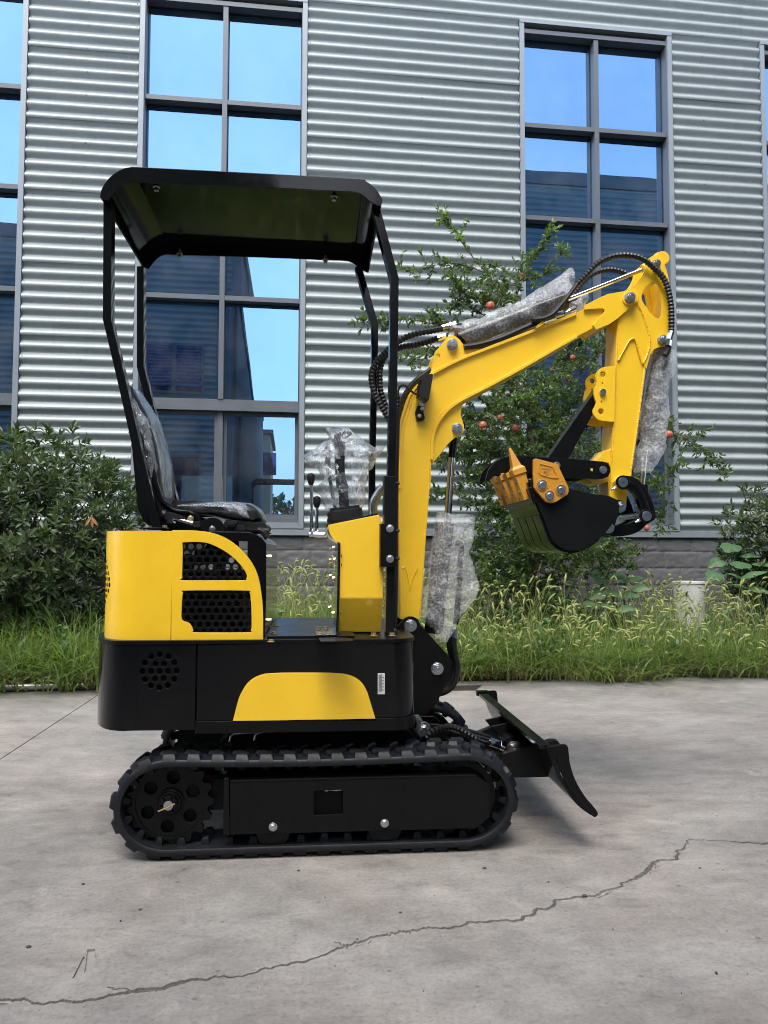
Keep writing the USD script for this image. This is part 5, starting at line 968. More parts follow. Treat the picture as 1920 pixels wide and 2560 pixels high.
for px, py, y in ((1323, 550, LY - .024), (1519, 830, LY - .024)):
    c = ax('bk', px, py, y - .01); part(ex, 'link_pin', vf([slab(circ(c, .0185).difference(circ(c, .003, 3)), y - .008, y), cyl((c[0], y, c[1]), (c[0], .11, c[1]), .017, 20)]), 'zinc'); part(ex, 'link_collar', slab(circ(c, .027).difference(circ(c, .0192)), y - .006, y), 'black_gloss')
for px, py in ((1252, 596), (1447, 868)): p = at('bk', px, py, LY - .01); part(ex, 'grease_nipple', vf([cyl(p + [.008, 0, .004], p - [.006, 0, .003], .006, 6), cyl(p - [.006, 0, .003], p - [.014, 0, .007], .0045, 8)]), 'steel')
# bucket
GY0, GY1 = -.20, .20
sidep = [(590, 690), (565, 620), (548, 560), (575, 490), (620, 505), (700, 540), (860, 600), (1080, 648), (1230, 680), (1275, 700), (1290, 745), (1283, 800), (1255, 860), (1205, 930), (1160, 985), (1120, 1020), (1070, 1062), (1010, 1095), (950, 1112), (890, 1118), (830, 1106), (775, 1075), (735, 1035), (715, 1000), (660, 850)]
SPb = poly(prof('bk', sidep, GY0), .002)
bu = part(ex, 'bucket', slab(SPb, GY0, GY0 + .010), 'black_matt', smooth=20)
part(bu, 'side_plate', slab(SPb, GY1 - .010, GY1), 'black_matt', smooth=20)
shl = spl(prof('bk', [(540, 545), (590, 690), (660, 850), (715, 1000), (735, 1035), (775, 1075), (830, 1106), (890, 1118), (950, 1112), (1010, 1095), (1070, 1062), (1130, 1012)], GY0), 4)
SH = LineString(shl).buffer(.0045, cap_style=2)
part(bu, 'shell', slab(SH, GY0 + .0102, GY1 - .0102), 'black_gloss', smooth=30)
lipl = spl(prof('bk', [(556, 590), (592, 690), (604, 722)], GY0), 3)
part(bu, 'cutting_edge', slab(LineString(np.array(lipl) + [-.006, -.002]).buffer(.0075, cap_style=2), GY0 - .004, GY1 + .004), 'black_gloss', smooth=30)
for y in (-.147, -.049, .049, .147):
    part(bu, 'wear_strip', slab(LineString(np.array(shl[7:34]) + [-.002, -.003]).buffer(.0055, cap_style=2), y - .044, y + .044), 'black_gloss', smooth=30)
earp = poly(prof('bk', spl([(1040, 690), (1180, 660), (1262, 692), (1310, 700), (1338, 730), (1345, 765), (1322, 800), (1282, 830), (1262, 870), (1250, 920), (1240, 965), (1200, 990), (1160, 985), (1080, 1000), (980, 1040)], 3, True), -.10))
part(bu, 'ear', slab(earp, -.100, -.080), 'black', smooth=20); part(bu, 'ear', slab(earp, .080, .100), 'black', smooth=20)
for px, py in ((1311, 752), (1213, 927)): c = ax('bk', px, py, -.12); part(bu, 'bucket_pin', pinhead(c[0], -.100, c[1], .0175), 'zinc')
# side cutter with three bolts and an embossed mark
CY = GY0 - .003
sc_p = poly(prof('bk', [(580, 356), (596, 352), (752, 393), (782, 400), (792, 436), (866, 592), (868, 625), (858, 652), (762, 712), (730, 722), (700, 720), (676, 708), (610, 630), (583, 592), (578, 480)], CY - .014), .002)
sc = part(bu, 'side_cutter', slab(sc_p, CY - .015, CY), 'ochre', smooth=20)
part(sc, 'raised_field', slab(poly(prof('bk', [(622, 390), (738, 418), (785, 505), (778, 520), (705, 512), (632, 488), (620, 470)], CY - .016), .002).difference(poly(prof('bk', [(630, 399), (732, 425), (772, 503), (706, 503), (638, 480), (629, 466)], CY - .016), .002)), CY - .0172, CY - .0145), 'ochre', smooth=20)
ec = ax('bk', 678, 472, CY - .016); e = .0085
emb = sbox(ec[0] - e, ec[1] - e, ec[0] + e, ec[1] + e).buffer(.001).difference(sbox(ec[0] - e * .78, ec[1] - e * .78, ec[0] + e * .78, ec[1] + e * .78)).union(LineString([(ec[0] - e * .5, ec[1] + e * .5), (ec[0] + e * .5, ec[1] + e * .4), (ec[0] - e * .4, ec[1] - e * .4), (ec[0] + e * .5, ec[1] - e * .5)]).buffer(.0011))
part(sc, 'embossed_mark', slab(emb, CY - .0168, CY - .0148), 'ochre', smooth=False)
part(sc, 'embossed_mark', slab(unary_union([affinity.rotate(sbox(ec[0] - .016 + .006 * i, ec[1] + .0125, ec[0] - .0125 + .006 * i, ec[1] + .0185), -8, origin=ec) for i in range(5)]), CY - .0168, CY - .0148), 'ochre', smooth=False)
for px, py in ((650, 571), (808, 612), (712, 662)):
    c = ax('bk', px, py, CY - .02); part(sc, 'bolt_seat', slab(circ(c, .0215).difference(circ(c, .0175)), CY - .0175, CY - .0145), 'ochre', smooth=20); part(sc, 'bolt', hexbolt(c[0], CY - .015, c[1], .0130, .008), 'zinc')
part(bu, 'side_cutter', slab(sc_p, GY1 + .003, GY1 + .018), 'ochre', smooth=20)
# four teeth on the cutting edge
TYS = (-.150, -.050, .050, .150)
L0, L1 = np.array(ax('bk', 512, 668, TYS[0])), np.array(ax('bk', 378, 268, TYS[0]))
ud = (L1 - L0) / np.linalg.norm(L1 - L0); wd_ = np.array([ud[1], -ud[0]]); TL = np.linalg.norm(L1 - L0)
def tooth(y, tl):
    sec = [(-.01, .026, .017), (.06, .026, .019), (.085, .025, .021), (.0851, .030, .024), (.105, .029, .024), (tl * .62, .020, .016), (tl - .003, .006, .004), (tl, .004, .002)]
    V = []
    for a, hy, ht in sec:
        c = L0 + ud * a
        V.append([(c[0] + wd_[0] * s_ * ht, y + t_ * hy, c[1] + wd_[1] * s_ * ht) for s_, t_ in ((-1, -1), (1, -1), (1, 1), (-1, 1), (-1, -1))])
    V = np.array(V); m = grid(V.transpose(1, 0, 2))
    cap = (V[-1][:4], np.array([[0, 1, 2], [0, 2, 3]])); return vf([m, cap, (V[0][:4], np.array([[0, 2, 1], [0, 3, 2]]))])
for i, y in enumerate(TYS):
    t_ = part(bu, 'tooth', tooth(y, (TL, .150, .145, .150)[i]), 'ochre', smooth=20)
    for a in (.02, .06):
        c = L0 + ud * a - wd_ * .0190; part(t_, 'rivet', cyl((c[0] - wd_[0] * .003, y, c[1] - wd_[1] * .003), (c[0] + wd_[0] * .003, y, c[1] + wd_[1] * .003), .0075, 14), 'zinc')
# thumb: two hooked plates, strut to the arm
def claw(Y, dy):
    pts = [(1152, 378), (1190, 392), (1214, 425), (1216, 465), (1196, 502), (1156, 521), (1060, 520), (850, 512), (740, 508)]
    for i in range(4): pts += [(590 - i * 34, 488 + i * 5), (573 - i * 34, 470 + i * 5)]
    pts += [(420, 508), (330, 470), (285, 480), (240, 505), (205, 535), (188, 548), (182, 520), (200, 455), (230, 410), (265, 375), (310, 347), (370, 332), (440, 330), (520, 336), (860, 352), (1000, 365)]
    return slab(poly(prof('bk', pts, Y)), Y, Y + dy)
th_ = part(ex, 'thumb', claw(-.075, .012), 'black', smooth=20)
part(th_, 'claw_plate', (lambda m: (m[0] + np.array([0, .118, 0]), m[1]))(claw(-.075, .012)), 'black', smooth=20)
for (px, py, r, L) in ((1155, 447, 32, .15), (770, 410, 30, .14)):
    c = ax('bk', px, py, -.08); part(th_, 'thumb_pin', cyl((c[0], -.082, c[1]), (c[0], -.082 + L, c[1]), px_size('bk', r, -.08), 22), 'zinc')
c = ax('bk', 1058, 446, -.076); part(th_, 'hole_plug', slab(poly(prof('bk', [(1050, 436), (1066, 434), (1070, 446), (1068, 458), (1052, 456)], -.076)), -.0755, -.0745), 'yellow')
part(th_, 'spacer', slab(poly(prof('bk', [(560, 380), (800, 395), (800, 480), (560, 450)], 0)), -.062, .04), 'black')
strut = poly([ax('ar', *p, -.02) for p in ((672, 1480), (592, 1465), (570, 1500))] + [ax('bk', *p, -.02) for p in ((695, 345), (700, 400), (840, 400), (862, 350))] + [ax('ar', 640, 1560, -.02)], .001)
part(ex, 'thumb_strut', slab(strut, -.03, .03), 'black', smooth=20)

# ------------------------------------------------------------------ films: bubble wrap, plastic bag, seat covers
BWG = 'bubble wrap left on the hydraulic cylinders'
def film_tube(k, Lp, Rp, yc, yr, amp=.010, sc=26., seed=0, n=40, steps=70, pinch=None):
    """Loose film round a cylinder, from its two silhouette lines; closed ring sections, crumpled."""
    def res(P):
        P = spl(P, 8); ls = LineString(P); return np.array([ls.interpolate(t, normalized=True).coords[0] for t in np.linspace(0, 1, steps)])
    L, R = res(prof(k, Lp, yc)), res(prof(k, Rp, yc)); th = np.linspace(0, 2 * np.pi, n, endpoint=False); V = []
    for i in range(steps):
        c, h = (L[i] + R[i]) / 2, (R[i] - L[i]) / 2; yy = yr if np.ndim(yr) == 0 else np.interp(i / (steps - 1), np.linspace(0, 1, len(yr)), yr)
        V.append(np.stack([c[0] + h[0] * np.cos(th), yc + yy * np.sin(th), c[1] + h[1] * np.cos(th)], 1))
    V = np.array(V); d = np.stack([meshkit.fbm(V * sc + 11.3 * j, 4, seed + j) for j in range(3)], -1) - .5
    rid = np.abs(meshkit.fbm(V * sc * .6 + 3, 3, seed + 7) - .5)
    V = V + 2 * amp * d; return grid(V.transpose(1, 0, 2), closed_u=True)
solo('bubble_wrap', film_tube('bm', [(572, 772), (640, 735), (700, 695), (780, 688), (830, 690), (900, 640), (1050, 580), (1200, 512), (1320, 430), (1400, 388), (1500, 310), (1600, 243)],
     [(600, 800), (640, 838), (700, 905), (760, 930), (860, 905), (960, 870), (1100, 812), (1250, 755), (1360, 700), (1460, 640), (1570, 520), (1650, 385)], -.005, (.04, .055, .06, .062, .062, .06, .055, .03), .012, 22., 5), 'bubble_film', 'long bubble wrap around the cylinder lying on top of the boom', 'bubble wrap', BWG, smooth=True)
solo('bubble_wrap', film_tube('ar', [(330, 640), (400, 600), (440, 560), (470, 540)], [(400, 700), (450, 680), (490, 640), (500, 615)], -.01, .04, .008, 30., 15, steps=24), 'bubble_film', 'small yellowish scrap of bubble wrap at the boom tip below the bright rod', 'bubble wrap', BWG, smooth=True)
solo('bubble_wrap', film_tube('cy', [(500, 890), (462, 980), (445, 1100), (428, 1250), (405, 1400), (400, 1550), (352, 1620), (340, 1720), (342, 1850), (395, 1960), (470, 2080)],
     [(845, 925), (835, 1050), (805, 1200), (785, 1280), (830, 1400), (870, 1560), (825, 1680), (735, 1785), (690, 1850), (640, 1960), (575, 2078)], .0, (.05, .06, .062, .062, .06, .058, .055, .05), .012, 24., 25), 'bubble_film', 'loose bubble wrap around the upright cylinder behind the boom foot', 'bubble wrap', BWG, smooth=True)
solo('bubble_wrap', film_tube('ar', [(1165, 1088), (1128, 1150), (1105, 1300), (1075, 1500), (1050, 1700), (1015, 1900), (985, 2060), (968, 2170), (985, 2290)],
     [(1375, 1095), (1390, 1180), (1350, 1320), (1305, 1380), (1302, 1500), (1290, 1750), (1275, 1960), (1240, 2120), (1140, 2290)], .0, (.04, .058, .058, .055, .055, .055, .05, .04), .012, 24., 35), 'bubble_film', 'bubble wrap hanging around the cylinder along the outer edge of the arm', 'bubble wrap', BWG, smooth=True)
def blob_film(k, pts, yc, yr, amp, sc, seed, steps=46, n=56):
    """Closed bag from its outline: rings shrink towards the front and back; crumpled."""
    P = spl(pts, 6, True); P = np.array(prof(k, P, yc)); ls = LineString(np.vstack([P, P[:1]])); Q = np.array([ls.interpolate(t, normalized=True).coords[0] for t in np.linspace(0, 1, n * 2, endpoint=False)])
    c = Q.mean(0); V = []
    for a in np.linspace(-np.pi / 2 * .96, np.pi / 2 * .96, steps):
        q = c + (Q - c) * math.cos(a) ** .55; V.append(np.stack([q[:, 0], np.full(len(q), yc + yr * math.sin(a)), q[:, 1]], 1))
    V = np.array(V).transpose(1, 0, 2); d = np.stack([meshkit.fbm(V * sc + 9.1 * j, 4, seed + j) for j in range(3)], -1) - .5
    rg = np.abs(meshkit.fbm(V * sc * .55 + 5., 3, seed + 9) - .5) * 2
    V = V + 2 * amp * d; V[..., 1] += amp * 2.4 * (rg - .4); return grid(V, closed_u=True)
bag_o = [(612, 166), (690, 178), (760, 172), (815, 190), (860, 232), (920, 290), (985, 345), (1060, 365), (1112, 352), (1075, 400), (1030, 450), (1010, 530), (960, 580), (955, 660), (930, 690), (948, 760), (940, 830), (900, 860), (820, 872), (740, 890), (660, 880), (618, 885), (600, 850), (585, 800), (545, 740), (520, 735), (550, 680), (580, 640), (560, 590), (548, 550), (500, 500), (430, 480), (413, 430), (470, 370), (540, 320), (605, 300), (640, 290), (630, 240)]
solo('plastic_bag', blob_film('co', bag_o, jy + .01, .085, .016, 18., 51), 'clear_film', 'crumpled clear plastic bag pulled over the joystick on the yellow console', 'plastic bag', smooth=True)
solo('seat_cover', blob_film('s2', [(-20, 120), (20, 98), (60, 105), (105, 180), (175, 300), (240, 430), (302, 660), (356, 880), (380, 1110), (374, 1300), (335, 1375), (280, 1370), (225, 1240), (140, 960), (60, 640), (0, 340)], (SY0 + SY1) / 2, (SY1 - SY0) / 2 + .028, .006, 26., 61), 'clear_film', 'wrinkled clear plastic cover on the seat backrest', 'plastic cover', 'clear covers on the seat', smooth=True)
solo('seat_cover', blob_film('s2', [(400, 1420), (520, 1388), (760, 1374), (1050, 1374), (1310, 1384), (1415, 1428), (1480, 1510), (1500, 1590), (1460, 1610), (1300, 1606), (1060, 1566), (820, 1506), (560, 1480)], (SY0 + SY1) / 2, (SY1 - SY0) / 2 + .026, .005, 26., 71), 'clear_film', 'wrinkled clear plastic cover stretched over the seat cushion', 'plastic cover', 'clear covers on the seat', smooth=True)
# ------------------------------------------------------------------ plants
def leaf_batch(base, dirs, normals, length, width, curl, nseg=4, fold=.25, prof_w=(0, .62, 1., .72, 0), wave=0.):
    """Many lens-shaped leaves at once: a midrib and two folded halves. All arguments are arrays over the leaves."""
    base, dirs, normals = [np.asarray(a, float) for a in (base, dirs, normals)]; n = len(base)
    d = dirs / np.linalg.norm(dirs, axis=1, keepdims=True); side = np.cross(d, normals); side /= np.linalg.norm(side, axis=1, keepdims=True) + 1e-9; nn = np.cross(side, d)
    ts = np.linspace(0, 1, len(prof_w)); rows = []
    length, width, curl = [np.broadcast_to(np.asarray(a, float), (n,)) for a in (length, width, curl)]
    for t, w in zip(ts, prof_w):
        mid = base + d * (length * t)[:, None] - nn * (length * curl * t * t)[:, None]
        up = nn * (width * w * fold)[:, None]
        rows.append(np.stack([mid - side * (width * w * .5)[:, None] + up, mid, mid + side * (width * w * .5)[:, None] + up], 1))
    V = np.stack(rows, 1); k = len(ts)                   # (n, k, 3, 3)
    idx = np.arange(k * 3).reshape(k, 3); f = []
    for i in range(k - 1):
        for j in range(2):
            a, b, c, e = idx[i, j], idx[i, j + 1], idx[i + 1, j + 1], idx[i + 1, j]
            if i == 0: f.append((a if j == 1 else b, c, e)) if False else f.extend([(a, b, c), (a, c, e)])
            else: f.extend([(a, b, c), (a, c, e)])
    f = np.array(f); return V.reshape(n, -1, 3), f
def flat(V, f):
    n, m = V.shape[:2]; return V.reshape(-1, 3), (f[None] + (np.arange(n) * m)[:, None, None]).reshape(-1, 3)
def unit(a): a = np.asarray(a, float); return a / (np.linalg.norm(a, axis=-1, keepdims=True) + 1e-12)

# ---- dense evergreen bush at the left, leaves in rosettes
rb = np.random.default_rng(11)
def evergreen(name, label, c, rad, nros, seed, leafn=8, L=(.066, .096), lump=.22, near_leaves=0, zmin=.12, flatk=1.0):
    rg = np.random.default_rng(seed); t = thing(name, label, 'shrub', (c[0], c[1], 0.02), group='evergreen bushes at the factory wall')
    c, rad = np.array(c, float), np.array(rad, float); pos, ax_ = [], []
    while len(pos) < nros:
        u = unit(rg.normal(0, 1, 3)); r = 1 - .55 * rg.random() ** 2.2
        k = 1 + lump * (meshkit.fbm((u * 2.3 + seed)[None], 3, seed)[0] - .5) * 2
        p = c + u * rad * r * k
        if p[2] < zmin + .1 * rg.random(): continue
        pos.append(p); ax_.append(unit(u * .75 + [0, 0, .55] + rg.normal(0, .28, 3)))
    pos, ax_ = np.array(pos), np.array(ax_); B, Dv, Nv, Ls, Ws, Cs = [], [], [], [], [], []
    for p, a in zip(pos, ax_):
        s = unit(np.cross(a, [.3, .5, .2])); q = np.cross(a, s); m = rg.integers(leafn - 2, leafn + 3); ph = rg.random() * 6.28; sc_ = rg.uniform(.75, 1.1)
        for i in range(m):
            th = ph + i * 2.4; rr = rg.uniform(.55, 1.25) if i > 1 else rg.uniform(.15, .5)
            d = unit(a * (1.05 - .55 * rr) + (s * math.cos(th) + q * math.sin(th)) * rr); B.append(p - a * .018 * i * .35 + rg.normal(0, .004, 3)); Dv.append(d)
            Nv.append(unit(a - d * (a @ d) + rg.normal(0, .18, 3))); Ls.append(rg.uniform(*L) * sc_); Ws.append(Ls[-1] * rg.uniform(.30, .37)); Cs.append(rg.uniform(.08, .38))
    V, f = leaf_batch(np.array(B), np.array(Dv), np.array(Nv), np.array(Ls), np.array(Ws), np.array(Cs), prof_w=(.10, .66, 1., .78, .04), fold=.22)
    dist = np.linalg.norm(np.array(B) - EYE, axis=1) + rg.uniform(0, .25, len(B)); order = np.argsort(dist)
    one, rest = order[:near_leaves], order[near_leaves:]
    for i in one: part(t, 'leaf', (V[i], f), 'leaf_dark', smooth=50)
    part(t, 'foliage', flat(V[rest], f), 'leaf_dark', smooth=50, kind='stuff')
    stems = []
    root = np.array([c[0], c[1], .0]); k_ = np.argsort(rg.random(len(pos)))[:min(90, len(pos))]
    forks = [root + np.array([math.cos(a) * .09, math.sin(a) * .09, .25 + .1 * rg.random()]) for a in np.arange(7) * .9]
    for fk in forks: stems.append(tube([root + (fk - root) * [.8, .8, 0], fk], [.028, .018], 7))
    for i in k_:
        fk = forks[rg.integers(len(forks))]; m = fk * .45 + pos[i] * .55 + rg.normal(0, .05, 3) + [0, 0, .03]; stems.append(tube(spl([fk, m, pos[i]], 4), np.linspace(.011, .003, 9), 5, caps=False))
    part(t, 'stems', stems, 'bark', kind='stuff'); return t
bush = evergreen('evergreen_bush', 'large dark evergreen bush with whorled leaves left of the excavator', (-2.52, 3.62, .98), (1.14, .82, 1.0), 2300, 21, near_leaves=280, lump=.20)
dl = leaf_batch(*[np.array(a) for a in ([at('bs', 632, 915, 2.80)] * 4, [[.1, 0, -1], [-.45, -.2, -.8], [.5, -.1, -.7], [.05, .3, -.9]], [[0, -1, .1]] * 4)], .085, .022, .1)
for i in range(4): part(bush, 'withered_leaf', (dl[0][i], dl[1]), 'dry_leaf', label='withered brown leaf')
evergreen('evergreen_bush', 'evergreen bush with pale-edged leaves cut off by the right edge of the picture', (4.44, 4.15, 1.0), (.60, .48, .60), 420, 33, near_leaves=0, lump=.25, zmin=.45)

# ---- pomegranate tree behind the arm: trunk, arching limbs, twigs with narrow leaves, red fruit
pt = thing('pomegranate_tree', 'straggly pomegranate tree with small leaves and red fruit behind the excavator arm', 'tree', at('D', 1155, 1330, 3.9) * [1, 1, 0])
rp = np.random.default_rng(5)
PYC = 3.85
limbs = [  # (pixels in the full picture, depth at start, depth at end, radius at start, leafiness)
    ([(1155, 1330), (1155, 1180), (1158, 1060), (1150, 960), (1135, 880), (1110, 800), (1095, 720), (1088, 650)], 3.9, 3.75, .030, 1),
    ([(1088, 650), (1060, 600), (1025, 560), (995, 520), (975, 490), (962, 465)], 3.75, 3.6, .008, 1.),
    ([(1045, 588), (1010, 575), (975, 568), (930, 575), (890, 585), (862, 578)], 3.7, 3.5, .006, 1.2),
    ([(1095, 720), (1110, 660), (1130, 600), (1150, 560), (1170, 530), (1185, 505)], 3.75, 3.5, .008, 1.7),
    ([(1130, 600), (1160, 600), (1190, 570), (1215, 545)], 3.6, 3.4, .005, 1.4),
    ([(1088, 655), (1050, 650), (1010, 640), (990, 615), (975, 600)], 3.7, 3.4, .006, 2.0),
    ([(1060, 690), (1010, 660), (985, 650)], 3.7, 3.5, .005, 2.2),
    ([(1095, 730), (1010, 715), (940, 700), (880, 690), (830, 692), (785, 690)], 3.75, 3.5, .007, 1.5),
    ([(1010, 715), (960, 690), (930, 675)], 3.6, 3.4, .004, 1.8),
    ([(1110, 800), (1000, 770), (930, 750), (895, 770), (870, 765)], 3.8, 3.5, .006, 1.0),
    ([(930, 750), (910, 790), (905, 830)], 3.5, 3.45, .004, .6),
    ([(1135, 880), (1190, 800), (1230, 760), (1270, 720), (1300, 690)], 3.85, 3.6, .009, 1.6),
    ([(1190, 800), (1240, 790), (1300, 760), (1315, 720)], 3.75, 3.6, .006, 1.4),
    ([(1150, 960), (1210, 900), (1260, 850), (1300, 820), (1330, 800)], 3.9, 3.8, .010, 1.5),
    ([(1150, 960), (1080, 900), (1030, 850), (1000, 820)], 3.9, 3.6, .010, 1.8),
    ([(1080, 900), (1020, 900), (980, 930), (965, 960)], 3.7, 3.5, .007, 1.8),
    ([(1158, 1060), (1080, 990), (1030, 960), (990, 985), (950, 1000)], 3.9, 3.6, .009, 1.6),
    ([(1080, 990), (1020, 1030), (970, 1060), (930, 1080)], 3.7, 3.5, .006, 1.4),
    ([(1158, 1060), (1230, 1000), (1290, 960), (1340, 950)], 3.9, 3.7, .009, 1.4),
    ([(1290, 960), (1400, 940), (1460, 940), (1500, 960), (1535, 990), (1570, 1020)], 3.8, 3.5, .007, 1.5),
    ([(1440, 880), (1455, 930), (1470, 970), (1465, 1005), (1440, 1030), (1410, 1050)], 3.6, 3.5, .005, 1.3),
    ([(1158, 1060), (1290, 1030), (1380, 1035), (1420, 1060), (1430, 1110), (1425, 1150)], 3.85, 3.6, .006, .9),
    ([(1155, 1180), (1090, 1120), (1050, 1090), (1010, 1080)], 3.9, 3.5, .008, 1.6),
    ([(1155, 1180), (1210, 1110), (1250, 1080), (1290, 1075)], 3.9, 3.6, .007, 1.6),
    ([(1155, 1240), (1090, 1200), (1040, 1180), (1000, 1165)], 3.9, 3.5, .007, 1.8),
    ([(1155, 1240), (1230, 1200), (1300, 1190), (1360, 1200)], 3.9, 3.6, .007, 1.6),
    ([(1155, 1290), (1200, 1240), (1260, 1215), (1330, 1185)], 3.9, 3.5, .006, 1.6)]
wood, twigs, LB, LD, LN, LL = [], [], [], [], [], []
def add_leaves(P, dens, spread=.03, size=(.034, .054)):
    seg = np.linalg.norm(np.diff(P, axis=0), axis=1); L = np.concatenate([[0], np.cumsum(seg)]); n = int(L[-1] * dens)
    for s in np.sort(rp.uniform(0, L[-1], n)):
        b = np.array([np.interp(s, L, P[:, i]) for i in range(3)]); i = min(np.searchsorted(L, s), len(P) - 1); tdir = unit(P[i] - P[max(i - 1, 0)] + 1e-6)
        r = unit(rp.normal(0, 1, 3)); d = unit(tdir * .55 + r * .8 + [0, 0, .12]); LB.append(b); LD.append(d); LN.append(unit(np.cross(d, rp.normal(0, 1, 3)) + [0, 0, .5])); LL.append(rp.uniform(*size))
def twig(p, d, L, dens, r=.0025):
    Q = [p]; d = unit(d)
    for i in range(5): d = unit(d + rp.normal(0, .16, 3) + [0, 0, -.03]); Q.append(Q[-1] + d * L / 5)
    Q = np.array(Q); twigs.append(tube(Q, np.linspace(r, .0009, 6), 4, caps=False)); add_leaves(Q, dens)
for pts, ya, yb_, r, lf in limbs:
    m = len(pts); P = spl([at('D', x, y, ya + (yb_ - ya) * i / (m - 1)) for i, (x, y) in enumerate(pts)], 5)
    thick = r > .025
    wood.append(tube(P, np.linspace(r, max(r * .3, .0018), len(P)), 8 if thick else 5, caps=False))
    if thick: add_leaves(P[len(P) // 2:], 60)
    else: add_leaves(P[2:], 95 * lf)
    L = np.linalg.norm(np.diff(P, axis=0), axis=1).sum()
    for j in range(int(L * 15 * lf)):
        i = rp.integers(2, len(P)); td = unit(P[i] - P[i - 1]); frac_ = i / len(P)
        twig(P[i], td * .8 + unit(rp.normal(0, 1, 3)) * .85 + [0, -.1, .15], rp.uniform(.10, .26) * (1.15 - .55 * frac_), 115)
blobs = [(1060, 830, 75, 60, 30), (1150, 850, 90, 70, 45), (1230, 870, 70, 70, 34), (1110, 930, 110, 60, 60), (1060, 1000, 95, 60, 46), (1180, 980, 90, 60, 44), (1250, 1000, 70, 60, 30), (1100, 1150, 80, 70, 46), (1060, 1230, 60, 60, 30), (1150, 1250, 100, 60, 46), (1220, 1180, 80, 50, 30), (1300, 1200, 70, 40, 22), (1280, 730, 40, 60, 18), (1070, 620, 60, 40, 16), (1150, 1180, 80, 60, 30), (1080, 1310, 80, 60, 26), (1170, 1320, 90, 50, 24)]
for bx_, by_, rx, ry, n in blobs:
    for _ in range(int(n * 1.6)):
        a = rp.random() * 6.28; r = math.sqrt(rp.random()); p = at('D', bx_ + rx * r * math.cos(a), by_ + ry * r * math.sin(a), PYC + rp.uniform(-.45, .45)); twig(p, unit(rp.normal(0, 1, 3)) + [0, -.1, .35], rp.uniform(.12, .26), 150)
part(pt, 'trunk', wood[0], 'bark'); part(pt, 'branches', wood[1:], 'twig', kind='stuff'); part(pt, 'twigs', twigs, 'twig', kind='stuff')
LBa, LDa, LNa, LLa = map(np.array, (LB, LD, LN, LL))
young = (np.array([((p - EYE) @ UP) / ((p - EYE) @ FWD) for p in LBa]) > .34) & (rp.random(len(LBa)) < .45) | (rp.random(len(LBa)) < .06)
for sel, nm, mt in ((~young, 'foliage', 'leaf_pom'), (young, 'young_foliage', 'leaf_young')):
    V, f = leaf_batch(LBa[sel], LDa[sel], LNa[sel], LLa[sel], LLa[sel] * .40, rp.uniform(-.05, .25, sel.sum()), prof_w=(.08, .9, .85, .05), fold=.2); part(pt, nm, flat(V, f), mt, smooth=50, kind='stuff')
def fruit(p, r):
    th = np.linspace(0, np.pi, 13); prof_ = [(r * math.sin(t) * (1 + .04 * math.sin(3 * t)), r * math.cos(t) * .92) for t in th]
    prof_ = [(.001, r * .95)] + prof_[1:-1] + [(r * .30, -r * .95), (r * .26, -r * 1.12), (r * .42, -r * 1.38), (r * .34, -r * 1.34), (r * .18, -r * 1.1), (.001, -r * 1.05)]
    V = np.array([[(a * math.cos(u), a * math.sin(u), z) for a, z in prof_] for u in np.linspace(0, 2 * np.pi, 16, endpoint=False)]); m = grid(V, closed_u=True); m = rot(m, (0, 0, 0), [1, .4, 0], rp.uniform(-55, 55)); return m[0] + p, m[1][:, ::-1]
for px, py, rr, Yf in ((1059, 660, 11, 3.45), (1129, 596, 8, 3.5), (983, 708, 8, 3.5), (1043, 918, 10, 3.45), (1080, 903, 9, 3.5), (1112, 925, 10, 3.5), (1237, 772, 7, 3.6), (1228, 815, 8, 3.6), (1445, 938, 10, 3.45), (1397, 1140, 8, 3.5), (1236, 946, 7, 3.6), (1203, 1095, 6, 3.7)):
    p = at('D', px, py, Yf); part(pt, 'fruit', fruit(p, px_size('D', rr * .9, Yf)), 'fruit', smooth=60); twigs.append(cyl(p, p + [0, 0, .05], .002, 5))

# ---- broad-leaved weeds
def broad_leaf(c, d, n, L):
    th = np.linspace(0, 2 * np.pi, 29)[:-1]; r = .5 * (1 + .20 * np.cos(3 * th) + .10 * np.cos(5 * th) + .035 * np.sin(17 * th)); d, n = unit(d), unit(n); s = unit(np.cross(d, n)); nn = np.cross(s, d)
    V = [c + d * L * .12]
    for k in (.5, 1.): V += [c + d * L * (.45 + rr * k * math.cos(t)) + s * L * rr * k * math.sin(t) * .95 - nn * L * (.10 * k * k + .06 * k * abs(math.sin(t)) - .0) for t, rr in zip(th, r)]
    V = np.array(V); m = len(th); V[0] = c + d * L * .45; f = [(0, 1 + i, 1 + (i + 1) % m) for i in range(m)]
    for i in range(m): j = (i + 1) % m; f += [(1 + i, 1 + m + i, 1 + m + j), (1 + i, 1 + m + j, 1 + j)]
    return V, np.array(f)
def weed(label, root, leaves, seed):
    rg = np.random.default_rng(seed); t = thing('broad_leaved_weed', label, 'weed', (root[0], root[1], 0.0), group='broad-leaved weeds along the plinth'); st = []
    for (px, py, wpx, Yw, dx) in leaves:
        c = at('D', px, py, Yw); L = px_size('D', wpx, Yw) * 1.05; d = unit([dx, -.7 + rg.normal(0, .2), -.18 + rg.normal(0, .15)]); part(t, 'leaf', broad_leaf(c - d * L * .45, d, unit([rg.normal(0, .2), -.45, 1]), L), 'leaf_broad', smooth=40)
        b = np.array([root[0] + rg.normal(0, .03), root[1] + rg.normal(0, .03), .02]); m = (b + c) / 2 + [(c[0] - b[0]) * -.15, 0, .12]; st.append(tube(spl([b, m, c - d * L * .45], 5), np.linspace(.006, .002, 11), 5, caps=False))
    part(t, 'stems', st, 'leaf_broad', kind='stuff')
